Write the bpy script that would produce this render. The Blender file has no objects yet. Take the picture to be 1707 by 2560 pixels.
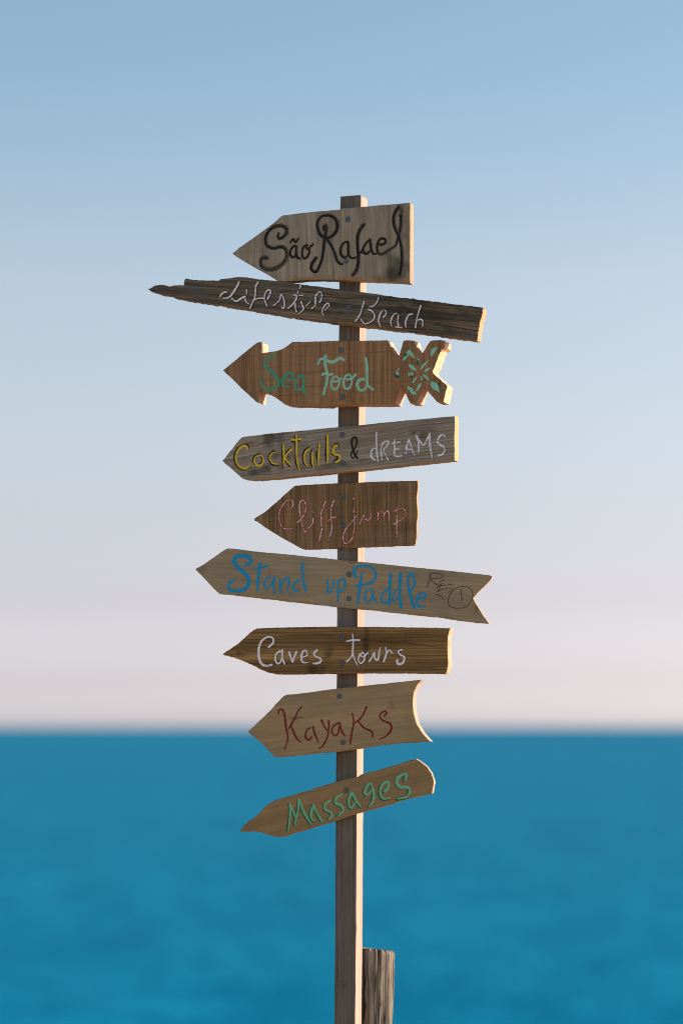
import bpy, bmesh, math, random
import numpy as np
from mathutils import Vector, Matrix
from mathutils.kdtree import KDTree
from mathutils.geometry import delaunay_2d_cdt

random.seed(7)
rng = np.random.default_rng(7)
R = math.radians
SC = bpy.context.scene
COL = SC.collection

# ------------------------------------------------------------------ camera
PW, PH = 1707, 2560                 # photograph size in pixels
LENS, SENS = 85.0, 36.0
FPX = LENS / SENS * PH
HORIZON = 1817.0                    # photograph row of the sea horizon
EYE = 1.60                          # eye height above the clifftop
DIST = 5.04                         # camera to post
YAW = R(-18.0)                      # the boards are turned 18 degrees

cam = bpy.data.cameras.new('camera')
cam_o = bpy.data.objects.new('camera', cam)
COL.objects.link(cam_o)
cam_o.location = (0, 0, EYE)
cam_o.rotation_euler = (R(90), 0, 0)
cam.lens = LENS
cam.sensor_width = SENS
cam.shift_y = (HORIZON - PH / 2) / PH
cam.clip_start = 0.1
cam.clip_end = 80000
cam.dof.use_dof = True
cam.dof.focus_distance = DIST - 0.02
cam.dof.aperture_fstop = 1.8
SC.camera = cam_o

# ------------------------------------------------------------------ sky, sun, exposure
SUN_ELEV, SUN_ROT = R(15), R(81)
w = bpy.data.worlds.new('World')
SC.world = w
w.use_nodes = True
nt = w.node_tree
bg = nt.nodes['Background']
sky = nt.nodes.new('ShaderNodeTexSky')
sky.sky_type = 'NISHITA'
sky.sun_disc = False
sky.sun_elevation = SUN_ELEV
sky.sun_rotation = SUN_ROT
sky.air_density = 1.0
sky.dust_density = 1.0
sky.ozone_density = 1.0
# sea haze: a faint lilac tint that depends on elevation only, the same all round
tc = nt.nodes.new('ShaderNodeTexCoord')
sep = nt.nodes.new('ShaderNodeSeparateXYZ')
nt.links.new(tc.outputs['Generated'], sep.inputs[0])
ramp = nt.nodes.new('ShaderNodeValToRGB')
nt.links.new(sep.outputs[2], ramp.inputs[0])
els = ramp.color_ramp.elements
els[0].position = 0.0
els[0].color = (*(0.622, 0.681, 1.183), 1)
els[1].position = 1.0
els[1].color = (0.47, 0.50, 0.51, 1)
for p, c in ((0.0069, (0.622, 0.681, 1.183)), (0.0194, (0.499, 0.524, 0.917)), (0.0524, (0.436, 0.402, 0.594)), (0.0852, (0.467, 0.406, 0.501)), (0.134, (0.517, 0.449, 0.479)), (0.1817, (0.546, 0.478, 0.478)), (0.251, (0.465, 0.475, 0.474)), (0.2806, (0.45, 0.474, 0.472))):
    e = els.new(p)
    e.color = (*c, 1)
mul = nt.nodes.new('ShaderNodeMixRGB')
mul.blend_type = 'MULTIPLY'
mul.inputs[0].default_value = 1
nt.links.new(sky.outputs[0], mul.inputs[1])
nt.links.new(ramp.outputs[0], mul.inputs[2])
nt.links.new(mul.outputs[0], bg.inputs[0])
bg.inputs[1].default_value = 0.15

sun = bpy.data.lights.new('sun', 'SUN')
sun_o = bpy.data.objects.new('sun', sun)
COL.objects.link(sun_o)
sun.energy = 3.3
sun.angle = R(0.5)
sun.color = (1.0, 0.72, 0.55)
sd = Vector((math.sin(SUN_ROT) * math.cos(SUN_ELEV), math.cos(SUN_ROT) * math.cos(SUN_ELEV), math.sin(SUN_ELEV)))
sun_o.location = (8, 5, 6)
sun_o.rotation_euler = sd.to_track_quat('Z', 'Y').to_euler()

SC.cycles.filter_width = 1.0          # a crisp lens
vs = SC.view_settings
vs.view_transform = 'Standard'
vs.look = 'None'
vs.exposure = 1.45
vs.gamma = 1
vs.use_curve_mapping = False


# ------------------------------------------------------------------ helpers
def s2l(c):
    return tuple(((v / 255) / 12.92 if v / 255 <= .04045 else ((v / 255 + .055) / 1.055) ** 2.4) for v in c)


def mesh_obj(name, verts, faces, mats, parent=None, mat_idx=None, smooth=None):
    me = bpy.data.meshes.new(name)
    verts = np.asarray(verts, dtype=np.float32)
    lens = np.fromiter((len(f) for f in faces), dtype=np.int32, count=len(faces))
    loops = np.fromiter((i for f in faces for i in f), dtype=np.int32, count=int(lens.sum()))
    me.vertices.add(len(verts))
    me.vertices.foreach_set('co', verts.ravel())
    me.loops.add(len(loops))
    me.loops.foreach_set('vertex_index', loops)
    me.polygons.add(len(faces))
    starts = np.zeros(len(faces), dtype=np.int32)
    starts[1:] = np.cumsum(lens)[:-1]
    me.polygons.foreach_set('loop_start', starts)
    if mat_idx is not None:
        me.polygons.foreach_set('material_index', np.asarray(mat_idx, dtype=np.int32))
    if smooth is not None:
        sm = np.full(len(faces), smooth, dtype=bool) if isinstance(smooth, bool) else np.asarray(smooth, dtype=bool)
        me.polygons.foreach_set('use_smooth', sm)
    else:
        me.polygons.foreach_set('use_smooth', np.zeros(len(faces), dtype=bool))
    for m in (mats if isinstance(mats, (list, tuple)) else [mats]):
        me.materials.append(m)
    me.update(calc_edges=True)
    me.validate()
    o = bpy.data.objects.new(name, me)
    COL.objects.link(o)
    o.parent = parent
    return o


def set_attr(o, name, arr, kind='FLOAT'):
    a = o.data.attributes.new(name, kind, 'POINT')
    arr = np.asarray(arr, dtype=np.float32)
    a.data.foreach_set('vector' if kind == 'FLOAT_VECTOR' else 'value', arr.ravel())


class Waves:
    """smooth pseudo-noise: a sum of sines in random directions"""

    def __init__(self, dim, lo, hi, n=14, seed=0):
        r = np.random.default_rng(seed)
        d = r.normal(size=(n, dim))
        d /= np.linalg.norm(d, axis=1)[:, None]
        self.k = d * np.exp(r.uniform(np.log(lo), np.log(hi), n))[:, None] * 2 * np.pi
        self.p = r.uniform(0, 6.283, n)

    def __call__(self, x):
        return np.sin(np.asarray(x) @ self.k.T + self.p).sum(1) / math.sqrt(len(self.p) / 2)


def seg_dist(P, A, B):
    """distance of each P to the nearest of the chained segments A-B, and that segment's index"""
    P = np.asarray(P, float)
    if len(A) == 0:
        return np.full(len(P), 1e9), np.zeros(len(P), dtype=np.int32)
    d = B - A
    ln = np.sqrt((d * d).sum(1))
    m = np.maximum(1, np.ceil(ln / .0012)).astype(int)
    own = np.repeat(np.arange(len(A)), m)
    fr = (np.arange(len(own)) - np.repeat(np.cumsum(m) - m, m) + .5) / m[own]
    S = A[own] + d[own] * fr[:, None]
    kd = KDTree(len(S))
    for i, (x, y) in enumerate(S.tolist()):
        kd.insert((x, y, 0.0), i)
    kd.balance()
    find = kd.find
    near = own[np.fromiter((find((x, y, 0.0))[1] for x, y in P.tolist()), dtype=np.int64, count=len(P))]
    out = np.full(len(P), 1e9)
    idx = near.astype(np.int32)
    for o in (0, -1, 1):
        k = np.clip(near + o, 0, len(A) - 1)
        q = P - A[k]
        t = np.clip((q * d[k]).sum(1) / (ln[k] ** 2 + 1e-14), 0, 1)
        e = np.sqrt(((q - t[:, None] * d[k]) ** 2).sum(1))
        idx = np.where(e < out, k, idx)
        out = np.minimum(out, e)
    return out, idx


def inside(P, poly):
    x, y = P[:, 0], P[:, 1]
    c = np.zeros(len(P), dtype=bool)
    a = poly
    b = np.roll(poly, -1, axis=0)
    for (x1, y1), (x2, y2) in zip(a, b):
        if y1 == y2:
            continue
        m = ((y1 > y) != (y2 > y)) & (x < (x2 - x1) * (y - y1) / (y2 - y1) + x1)
        c ^= m
    return c


def catmull(pts, step):
    pts = np.asarray(pts, float)
    if len(pts) == 2:
        n = max(2, int(np.linalg.norm(pts[1] - pts[0]) / step) + 1)
        t = np.linspace(0, 1, n)[:, None]
        return pts[0] * (1 - t) + pts[1] * t
    P = np.vstack([2 * pts[0] - pts[1], pts, 2 * pts[-1] - pts[-2]])
    out = []
    for i in range(1, len(P) - 2):
        p0, p1, p2, p3 = P[i - 1:i + 3]
        n = max(2, int(np.linalg.norm(p2 - p1) / step) + 1)
        t = np.linspace(0, 1, n, endpoint=False)[:, None]
        out.append(.5 * (2 * p1 + (p2 - p0) * t + (2 * p0 - 5 * p1 + 4 * p2 - p3) * t ** 2 + (3 * p1 - p0 - 3 * p2 + p3) * t ** 3))
    out.append(P[-2][None])
    return np.vstack(out)


# ------------------------------------------------------------------ materials
class NT:
    def __init__(self, name):
        self.m = bpy.data.materials.new(name)
        self.m.use_nodes = True
        self.t = self.m.node_tree
        self.b = self.t.nodes['Principled BSDF']
        self.b.inputs['Specular IOR Level'].default_value = .25

    def n(self, typ, **kw):
        nd = self.t.nodes.new('ShaderNode' + typ)
        for k, v in kw.items():
            setattr(nd, k, v)
        return nd

    def put(self, sock, v):
        if isinstance(v, bpy.types.NodeSocket):
            self.t.links.new(v, sock)
        elif hasattr(sock.default_value, '__len__') and len(sock.default_value) == 4 and len(v) == 3:
            sock.default_value = (*v, 1)
        else:
            sock.default_value = v

    def math(self, op, a, b=0.0, clamp=False):
        nd = self.n('Math', operation=op, use_clamp=clamp)
        self.put(nd.inputs[0], a)
        self.put(nd.inputs[1], b)
        return nd.outputs[0]

    def mix(self, f, a, b, mode='MIX'):
        nd = self.n('MixRGB', blend_type=mode)
        self.put(nd.inputs[0], f)
        self.put(nd.inputs[1], a)
        self.put(nd.inputs[2], b)
        return nd.outputs[0]

    def noise(self, vec, scale, detail=4.0, rough=.6, dist=0.0, stretch=None):
        if stretch is not None:
            mp = self.n('Mapping')
            self.put(mp.inputs['Vector'], vec)
            mp.inputs['Scale'].default_value = stretch
            vec = mp.outputs[0]
        nd = self.n('TexNoise')
        self.put(nd.inputs['Vector'], vec)
        nd.inputs['Scale'].default_value = scale
        nd.inputs['Detail'].default_value = detail
        nd.inputs['Roughness'].default_value = rough
        nd.inputs['Distortion'].default_value = dist
        return nd.outputs[0]

    def rng(self, v, a, b, c=0.0, d=1.0):
        nd = self.n('MapRange')
        nd.clamp = True
        for i, x in enumerate((v, a, b, c, d)):
            self.put(nd.inputs[i], x)
        return nd.outputs[0]

    def attr(self, name, out='Fac'):
        nd = self.n('Attribute', attribute_name=name)
        return nd.outputs[out]

    def bump(self, h, strength, dist):
        nd = self.n('Bump')
        nd.inputs['Strength'].default_value = strength
        nd.inputs['Distance'].default_value = dist
        self.put(nd.inputs['Height'], h)
        self.t.links.new(nd.outputs[0], self.b.inputs['Normal'])


def wood(name, light, dark, raw=(.52, .36, .22), worn=(.34, .20, .075), knot=(.055, .028, .016), grey=(.22, .21, .19), fine=300, along=9, band=45,
         fine_amt=.5, line_amt=0.0, grey_amt=.35, rings=0.0, ply=0.0, bump=.5, saw=0.0):
    """weathered timber: gc holds the grain coordinates (along, across, depth), dark / raw / side are wear masks"""
    k = NT(name)
    gc = k.attr('gc', 'Vector')
    n1 = k.noise(gc, 1, 5, .65, 0, (along, fine, fine))
    n2 = k.noise(gc, 1, 4, .6, .6, (along * .25, band, band))
    n3 = k.noise(gc, 1, 4, .6, .3, (11, 17, 17))
    n4 = k.noise(gc, 1, 3, .6, .0, (220, 500, 500))
    col = k.mix(k.rng(n2, .32, .68), dark, light)
    col = k.mix(k.math('MULTIPLY', k.rng(n3, .38, .72), grey_amt), col, grey)
    if rings:
        wv = k.n('TexWave', wave_type='BANDS', bands_direction='Y', wave_profile='SAW')
        mp = k.n('Mapping')
        k.put(mp.inputs['Vector'], gc)
        mp.inputs['Scale'].default_value = (1.2, 42, 12)
        k.put(wv.inputs['Vector'], mp.outputs[0])
        wv.inputs['Scale'].default_value = 1.0
        wv.inputs['Distortion'].default_value = 5.0
        wv.inputs['Detail'].default_value = 2
        wv.inputs['Detail Scale'].default_value = .9
        rr = k.math('MULTIPLY', k.rng(wv.outputs['Fac'], .72, 1.0), k.rng(n3, .3, .6, .3, 1))
        col = k.mix(k.math('MULTIPLY', rr, rings), col, tuple(v * .42 for v in dark))
    # fine grain
    g = k.rng(n1, .3, .7, 1 - fine_amt, 1 + fine_amt * .5)
    col = k.mix(1.0, col, k.mix(0.0, g, g), 'MULTIPLY')
    if line_amt:
        n5 = k.noise(gc, 1, 2, .5, 0, (3.0, 430, 60))
        n6 = k.noise(gc, 1, 2, .5, 0, (8, 28, 28))
        ln = k.math('MULTIPLY', k.rng(n5, .56, .70), k.rng(n6, .35, .6, .35, 1))
        col = k.mix(k.math('MULTIPLY', ln, line_amt), col, tuple(v * .3 for v in dark))
    if saw:
        n7 = k.noise(gc, 1, 2, .5, 0, (330, 9, 40))
        col = k.mix(k.math('MULTIPLY', k.rng(n7, .52, .7), saw), col, tuple(v * .55 for v in dark))
    # speckle of dirt
    col = k.mix(k.math('MULTIPLY', k.rng(n4, .62, .8), .45), col, tuple(v * .4 for v in dark))
    rw = k.mix(k.rng(n1, .3, .7), tuple(v * .72 for v in raw), raw)
    if ply:
        sx = k.n('SeparateXYZ')
        k.put(sx.inputs[0], gc)
        st = k.math('SINE', k.math('MULTIPLY', sx.outputs[2], 6.283 / ply))
        rw = k.mix(k.rng(st, -.2, .5), rw, tuple(v * .30 for v in raw))
    col = k.mix(k.math('MULTIPLY', k.attr('worn'), k.rng(n2, .3, .6, .35, .9)), col, worn)
    rmask = k.math('MULTIPLY', k.attr('raw'), k.rng(n2, .25, .5, .55, 1))
    col = k.mix(rmask, col, rw)
    stain = k.mix(k.attr('stain'), col, k.mix(1.0, col, (.24, .25, .26), 'MULTIPLY'))
    col = k.mix(k.math('MULTIPLY', k.attr('dark'), k.rng(n1, .2, .6, .7, 1)), stain, knot)
    k.put(k.b.inputs['Base Color'], col)
    k.put(k.b.inputs['Roughness'], k.rng(n3, .3, .7, .72, .9))
    k.b.inputs['Specular IOR Level'].default_value = .2
    h = k.math('ADD', k.math('MULTIPLY', n1, .6), k.math('MULTIPLY', n4, .25))
    k.bump(h, bump, .0012)
    return k.m


def paint(name, col, var=.25, wear=0.0, rough=.6, wear_scale=900):
    k = NT(name)
    tcn = k.n('TexCoord').outputs['Object']
    a = k.noise(tcn, 160, 4, .6)
    b = k.noise(tcn, wear_scale, 3, .6)
    c = k.mix(k.rng(a, .3, .7), tuple(v * (1 - var) for v in col), tuple(min(v * (1 + var * .6), .9) for v in col))
    k.put(k.b.inputs['Base Color'], c)
    k.b.inputs['Roughness'].default_value = rough
    k.bump(b, .35, .0006)
    if wear:
        k.put(k.b.inputs['Alpha'], k.rng(k.math('ADD', k.math('MULTIPLY', b, .6), k.math('MULTIPLY', a, .4)), .5 - wear, .5 - wear + .06, 0, 1))
    return k.m


def metal(name, col, rough=.45, metallic=.8):
    k = NT(name)
    tcn = k.n('TexCoord').outputs['Object']
    a = k.noise(tcn, 700, 3, .6)
    k.put(k.b.inputs['Base Color'], k.mix(k.rng(a, .3, .7), tuple(v * .55 for v in col), col))
    k.b.inputs['Metallic'].default_value = metallic
    k.b.inputs['Roughness'].default_value = rough
    return k.m


# ------------------------------------------------------------------ the setting: sea, clifftop, cliff
SEA_Z = -11.0


def build_sea():
    k = NT('sea_water')
    pos = k.n('NewGeometry').outputs['Position']
    big = k.noise(pos, 1, 3, .55, .4, (.06, .05, 0))
    mid = k.noise(pos, 1, 4, .6, .3, (.16, .30, 0))
    huge = k.noise(pos, 1, 2, .5, 0, (.0016, .006, 0))
    chop = k.noise(pos, 1, 5, .65, .2, (.9, 1.6, 0))
    streak = k.noise(pos, 1, 4, .65, .3, (.12, .17, 0))
    c = k.mix(k.rng(big, .3, .7), (.002, .19, .335), (.005, .24, .395))
    c = k.mix(k.math('MULTIPLY', k.rng(huge, .35, .7), .45), c, (.002, .16, .305))
    c = k.mix(k.math('MULTIPLY', k.rng(streak, .45, .7), .4), c, (.012, .30, .46))
    h = k.math('ADD', k.math('MULTIPLY', big, 1.2), k.math('ADD', k.math('MULTIPLY', mid, .7), k.math('MULTIPLY', chop, .16)))
    # a choppy sea: the wave faces turned to the viewer show the water's own colour, little mirror
    k.bump(h, 1.0, .9)
    nrm = k.b.inputs['Normal'].links[0].from_socket
    df = k.n('BsdfDiffuse')
    gl = k.n('BsdfGlossy')
    gl.inputs['Roughness'].default_value = .3
    mx = k.n('MixShader')
    geo = k.n('NewGeometry')
    dot = k.n('VectorMath', operation='DOT_PRODUCT')
    k.put(dot.inputs[0], geo.outputs['Incoming'])
    k.put(dot.inputs[1], geo.outputs['True Normal'])
    k.put(mx.inputs[0], k.rng(dot.outputs['Value'], .0, .12, .062, .012))       # grazing rays mirror a little more
    k.put(df.inputs['Color'], c)
    k.put(df.inputs['Normal'], nrm)
    k.put(gl.inputs['Normal'], nrm)
    k.t.links.new(df.outputs[0], mx.inputs[1])
    k.t.links.new(gl.outputs[0], mx.inputs[2])
    k.t.links.new(mx.outputs[0], k.t.nodes['Material Output'].inputs['Surface'])
    k.t.nodes.remove(k.b)
    rings = [0.0] + list(np.geomspace(15, 40000, 60))
    seg = 96
    V, F = [(0, 0, SEA_Z)], []
    for r in rings[1:]:
        for i in range(seg):
            a = 2 * math.pi * i / seg
            V.append((r * math.cos(a), r * math.sin(a), SEA_Z))
    for i in range(seg):
        F.append((0, 1 + i, 1 + (i + 1) % seg))
    for j in range(len(rings) - 2):
        o = 1 + j * seg
        for i in range(seg):
            F.append((o + i, o + seg + i, o + seg + (i + 1) % seg, o + (i + 1) % seg))
    o = mesh_obj('sea', V, F, k.m, smooth=True)
    o['kind'] = 'structure'
    return o


def build_ground():
    k = NT('clifftop_sand')
    pos = k.n('NewGeometry').outputs['Position']
    a = k.noise(pos, 1.1, 5, .6)
    b = k.noise(pos, 38, 5, .7)
    c = k.noise(pos, 4.5, 4, .6, .4)
    col = k.mix(k.rng(a, .35, .65), (.42, .27, .15), (.52, .37, .23))
    col = k.mix(k.math('MULTIPLY', k.rng(c, .5, .7), .6), col, (.34, .19, .10))
    col = k.mix(k.math('MULTIPLY', k.rng(b, .5, .75), .5), col, (.24, .16, .10))
    k.put(k.b.inputs['Base Color'], col)
    k.b.inputs['Roughness'].default_value = .9
    k.bump(k.math('ADD', k.math('MULTIPLY', b, .5), c), .8, .03)
    wv = Waves(2, .05, .6, 20, 3)
    w2 = Waves(1, .02, .3, 8, 5)
    w3 = Waves(2, .3, 1.6, 20, 6)
    xs = np.concatenate([-np.geomspace(220, 9, 34), np.linspace(-8, 8, 49), np.geomspace(9, 220, 34)])
    ts = np.concatenate([-np.geomspace(160, 4, 30), np.linspace(-3, 8.0, 45), np.linspace(8.1, 9.0, 8)])
    V = []
    edge = 8.4 + w2(xs[:, None] * 1.0) * .28
    nrow = len(ts) + 14
    for i, x in enumerate(xs):
        e = edge[i]
        for t in ts:
            y = t if t < 5.4 else 5.4 + (t - 5.4) / 3.6 * (e - 5.4)
            flat = min(1.0, math.hypot(x, y - 5) / 1.5)
            z = .035 * float(wv([[x, y]])[0]) * flat + .004
            if abs(x) < .25 and abs(y - 5.05) < .3:
                z = 0.0
            u = max(0, (t - 7.6) / 1.4)
            V.append((x, y, z - .22 * u * u))
        for j in range(14):
            d = (j + 1) / 14
            z = -.22 - d * (abs(SEA_Z) + 1.0)
            V.append((x, e + .3 + d * 2.2 + .25 * float(w3([[x, z]])[0]), z))
    F = []
    for i in range(len(xs) - 1):
        for j in range(nrow - 1):
            q = i * nrow + j
            F.append((q, q + nrow, q + nrow + 1, q + 1))
    o = mesh_obj('ground', V, F, k.m, smooth=True)
    o['kind'] = 'structure'
    return o


build_sea()
build_ground()

# ------------------------------------------------------------------ the signpost
ROOT_X = 0.0
root = bpy.data.objects.new('wooden_signpost', None)
COL.objects.link(root)
root.location = (0.012, DIST, 0)
root.rotation_euler = (0, 0, YAW)
root.empty_display_size = .2
root['label'] = 'tall wooden signpost carrying nine hand-lettered arrow boards all pointing the same way'
root['category'] = 'signpost'
M_ROOT = Matrix.Translation(root.location) @ Matrix.Rotation(YAW, 4, 'Z')
M_INV = M_ROOT.inverted()
CAM_L = M_INV @ Vector((0, 0, EYE))
R_INV = M_INV.to_3x3()


def to_plane(px, py, y):
    """photograph pixel -> (x, z) on the board plane local y"""
    d = R_INV @ Vector(((px - PW / 2) / FPX, 1.0, (HORIZON - py) / FPX))
    t = (y - CAM_L.y) / d.y
    return CAM_L.x + d.x * t, CAM_L.z + d.z * t


MM = .001
PX = 1 / 1200.0                      # one photograph pixel at the sign, metres

# region -> (x0, y0, width of the region); points below are given on a 1568 wide enlargement of it
REG = dict(A=(560, 480, 500), A1=(640, 540, 200), A2=(820, 500, 230), B1=(360, 680, 500), B2=(760, 680, 500), B3=(540, 690, 160),
           B4=(680, 700, 160), B5=(880, 730, 200), C=(540, 840, 600), C1=(640, 870, 240), C2=(960, 840, 180), D=(540, 1030, 620),
           D1=(570, 1080, 170), D2=(700, 1080, 200), D3=(900, 1050, 260), E=(620, 1190, 440), F1=(480, 1360, 400), F2=(840, 1360, 400),
           F3=(1050, 1420, 150), G=(540, 1560, 600), H=(600, 1690, 500), I=(590, 1890, 510), P=(780, 2300, 260))


def px(reg, pts):
    x0, y0, wd = REG[reg]
    s = wd / 1568
    return [(x0 + a * s, y0 + b * s) for a, b in pts]


M_SCREW = metal('screw_steel', (.15, .205, .235), .42, .5)
M_WIRE = metal('wire_steel', (.12, .11, .10), .55, .7)


def screw_mesh(recess_angle=0.0):
    r, n = 5.0 * MM, 28
    bm = bmesh.new()
    cw, cl, dz = .75 * MM, 2.9 * MM, 2.2 * MM
    cross = [(cw, cw), (cw, cl), (-cw, cl), (-cw, cw), (-cl, cw), (-cl, -cw), (-cw, -cw), (-cw, -cl), (cw, -cl), (cw, -cw), (cl, -cw), (cl, cw)]
    ca, sa = math.cos(recess_angle), math.sin(recess_angle)
    cross = [(x * ca - y * sa, x * sa + y * ca) for x, y in cross]
    ring = [(r * .86 * math.cos(2 * math.pi * i / n), r * .86 * math.sin(2 * math.pi * i / n)) for i in range(n)]
    allp = [Vector(p) for p in ring + cross]
    edges = [(i, (i + 1) % n) for i in range(n)] + [(n + i, n + (i + 1) % 12) for i in range(12)]
    v, _, f, *_ = delaunay_2d_cdt(allp, edges, [], 1, 1e-9)
    top = [bm.verts.new((p.x, -.7 * MM, p.y)) for p in v]
    cp = np.array(cross)
    for t in f:
        c = sum((v[i] for i in t), Vector((0, 0))) / len(t)
        if inside(np.array([[c.x, c.y]]), cp)[0]:
            continue
        bm.faces.new([top[i] for i in t])
    low = [bm.verts.new((x, dz - .7 * MM, z)) for x, z in cross]
    for i in range(12):
        j = (i + 1) % 12
        bm.faces.new((top[n + i], top[n + j], low[j], low[i]))
    bm.faces.new(low)
    rim = [bm.verts.new((r * math.cos(2 * math.pi * i / n), .1 * MM, r * math.sin(2 * math.pi * i / n))) for i in range(n)]
    back = [bm.verts.new((r * .92 * math.cos(2 * math.pi * i / n), 3.5 * MM, r * .92 * math.sin(2 * math.pi * i / n))) for i in range(n)]
    for i in range(n):
        j = (i + 1) % n
        bm.faces.new((top[i], rim[i], rim[j], top[j]))
        bm.faces.new((rim[i], back[i], back[j], rim[j]))
    bmesh.ops.recalc_face_normals(bm, faces=bm.faces)
    me = bpy.data.meshes.new('screw')
    bm.to_mesh(me)
    bm.free()
    me.materials.append(M_SCREW)
    return me


SCREWS = [screw_mesh(a) for a in (.2, .75, 1.2)]


def add_screw(parent, x, y, z):
    o = bpy.data.objects.new('screw', random.choice(SCREWS))
    COL.objects.link(o)
    o.parent = parent
    o.location = (x, y, z)


class Board:
    def __init__(self, label, thick, outline, mat, vertical=False, groove=0.0, gwide=1.0, goff=(0, 0), edge_r=1.4, wob=.35, knots=(), cracks=(),
                 stains=(), wear=(), raw_side=.85, raw_long=.4, seed=0, tilt=None):
        """outline: photograph pixels; wear: (reg, pts, width mm, depth mm) chamfer along worn edges"""
        self.t = thick
        self.y0 = -thick - .3 * MM
        o2 = np.array([to_plane(x, y, self.y0) for x, y in outline])
        self.seed = seed
        self.mat = mat
        self.label = label
        # board axes: local x runs along the board
        ctr = (o2.min(0) + o2.max(0)) / 2
        self.tilt = R(tilt) if tilt is not None else 0.0
        self.ctr = ctr
        c, s = math.cos(self.tilt), math.sin(self.tilt)
        self.rot = np.array([[c, s], [-s, c]])         # world(sign) -> board
        self.outline = (o2 - ctr) @ self.rot.T
        self.vertical = vertical
        self.groove, self.gwide, self.goff = groove * MM, gwide, goff
        self.edge_r = edge_r * MM
        self.wob = wob * MM
        self.letters = []
        self.wscale = 1.14
        self.knots = [(self.loc(r, [p])[0], rr * MM, st, sp) for r, p, rr, st, sp in knots]
        self.cracks = [(self.loc(r, p), wd * MM, dp * MM) for r, p, wd, dp in cracks]
        self.stains = [(self.loc(r, [p])[0], np.array(rr) * MM, st) for r, p, rr, st in stains]
        self.wear = [(self.loc(r, p), wd * MM, dp * MM) for r, p, wd, dp in wear]
        self.raw_side = raw_side
        self.raw_long = raw_long
        self.screws = []

    def loc(self, reg, pts):
        q = np.array([to_plane(x, y, self.y0) for x, y in px(reg, pts)])
        return (q - self.ctr) @ self.rot.T

    def letter(self, reg, layers, strokes, name='letter', groove=None):
        """layers: list of (material, width factor, (dx, dy) px, extra px); strokes: list of (points, width px)"""
        st = []
        for pts, wd in strokes:
            L = self.loc(reg, pts)
            st.append((catmull(L, 1.0 * MM), wd * PX * self.wscale))
        self.letters.append((name, layers, st, self.groove if groove is None else groove * MM))

    def build(self):
        rs = np.random.default_rng(self.seed + 11)
        # resampled, slightly wobbling outline
        pts = self.outline
        n = len(pts)
        res = []
        for i in range(n):
            a, b = pts[i], pts[(i + 1) % n]
            L = np.linalg.norm(b - a)
            m = max(1, int(L / (2.2 * MM)))
            for j in range(m):
                res.append(a + (b - a) * j / m)
        O = np.array(res)
        tang = np.roll(O, -1, 0) - np.roll(O, 1, 0)
        tang /= np.linalg.norm(tang, axis=1)[:, None] + 1e-12
        nor = np.stack([-tang[:, 1], tang[:, 0]], 1)
        wv = Waves(2, 15, 160, 16, self.seed)
        O = O + nor * (wv(O) * self.wob * .55)[:, None]
        A, B = O, np.roll(O, -1, 0)
        # groove segments
        gA, gB, gW, gD = [], [], [], []
        for _, layers, st, gd in self.letters:
            if gd <= 0:
                continue
            for ln, wd in st:
                off = np.array(self.goff) * PX
                p = ln + off
                gA.append(p[:-1])
                gB.append(p[1:])
                gW.append(np.full(len(p) - 1, wd * .5 * self.gwide))
                gD.append(np.full(len(p) - 1, gd))
        gA = np.vstack(gA) if gA else np.zeros((0, 2))
        gB = np.vstack(gB) if gB else np.zeros((0, 2))
        gW = np.concatenate(gW) if gW else np.zeros(0)
        gD = np.concatenate(gD) if gD else np.zeros(0)
        cA, cB, cW, cD = [], [], [], []
        for p, wd, dp in self.cracks:
            q = catmull(p, 2 * MM)
            q = q + rs.normal(size=q.shape) * [0, .35 * MM]
            t = np.linspace(0, 1, len(q) - 1)
            cA.append(q[:-1])
            cB.append(q[1:])
            cW.append(wd * .5 * (np.sin(np.pi * t) ** .5 * .8 + .2) * rs.uniform(.7, 1.2, len(t)))
            cD.append(np.full(len(t), dp))
        cA = np.vstack(cA) if cA else np.zeros((0, 2))
        cB = np.vstack(cB) if cB else np.zeros((0, 2))
        cW = np.concatenate(cW) if cW else np.zeros(0)
        cD = np.concatenate(cD) if cD else np.zeros(0)
        wA = [catmull(p, 2 * MM) for p, _, _ in self.wear]
        und = Waves(2, 4, 22, 10, self.seed + 2)
        und2 = Waves(2, 25, 140, 14, self.seed + 4)

        SP = [self.loc(reg, [p])[0] for reg, p in self.screws]

        def height(P):
            P = np.asarray(P, float)
            de, _ = seg_dist(P, A, B)
            r = self.edge_r * (1 + .45 * und2(P * .8)).clip(.4, 2)
            x = np.clip(de / r, 0, 1)
            h = r * (1 - np.sqrt(1 - (1 - x) ** 2))
            worn = np.clip(1 - de / (r * .9), 0, 1) * .12
            for ln, (q, wd, dp) in zip(wA, self.wear):
                d, _ = seg_dist(P, ln[:-1], ln[1:])
                ww = wd * (1 + .45 * und2(P * 1.3)).clip(.25, 1.9)
                f = np.clip(1 - d / ww, 0, 1)
                h = np.maximum(h, dp * f)
                worn = np.maximum(worn, np.clip(f * 3, 0, 1))
            h = h + und(P) * .12 * MM + und2(P) * .04 * MM
            dark = np.zeros(len(P))
            if len(gA):
                d, j = seg_dist(P, gA, gB)
                f = np.clip(1 - (d / gW[j]) ** 2, 0, 1)
                h = h + gD[j] * f
                worn = worn * (1 - np.clip(f * 3, 0, 1))
            if len(cA):
                d, j = seg_dist(P, cA, cB)
                f = np.clip(1.25 - d / np.maximum(cW[j], 1e-6), 0, 1)
                h = h + cD[j] * f
                dark = np.maximum(dark, f)
            for sp in SP:
                d = np.sqrt(((P - sp) ** 2).sum(1))
                f = np.clip((6.6 * MM - d) / (1.4 * MM), 0, 1)
                h = h + 1.3 * MM * f
                dark = np.maximum(dark, f * .4)
            return h, de, worn, dark
        # interior points
        lo, hi = O.min(0), O.max(0)
        g = 2.1 * MM
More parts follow.
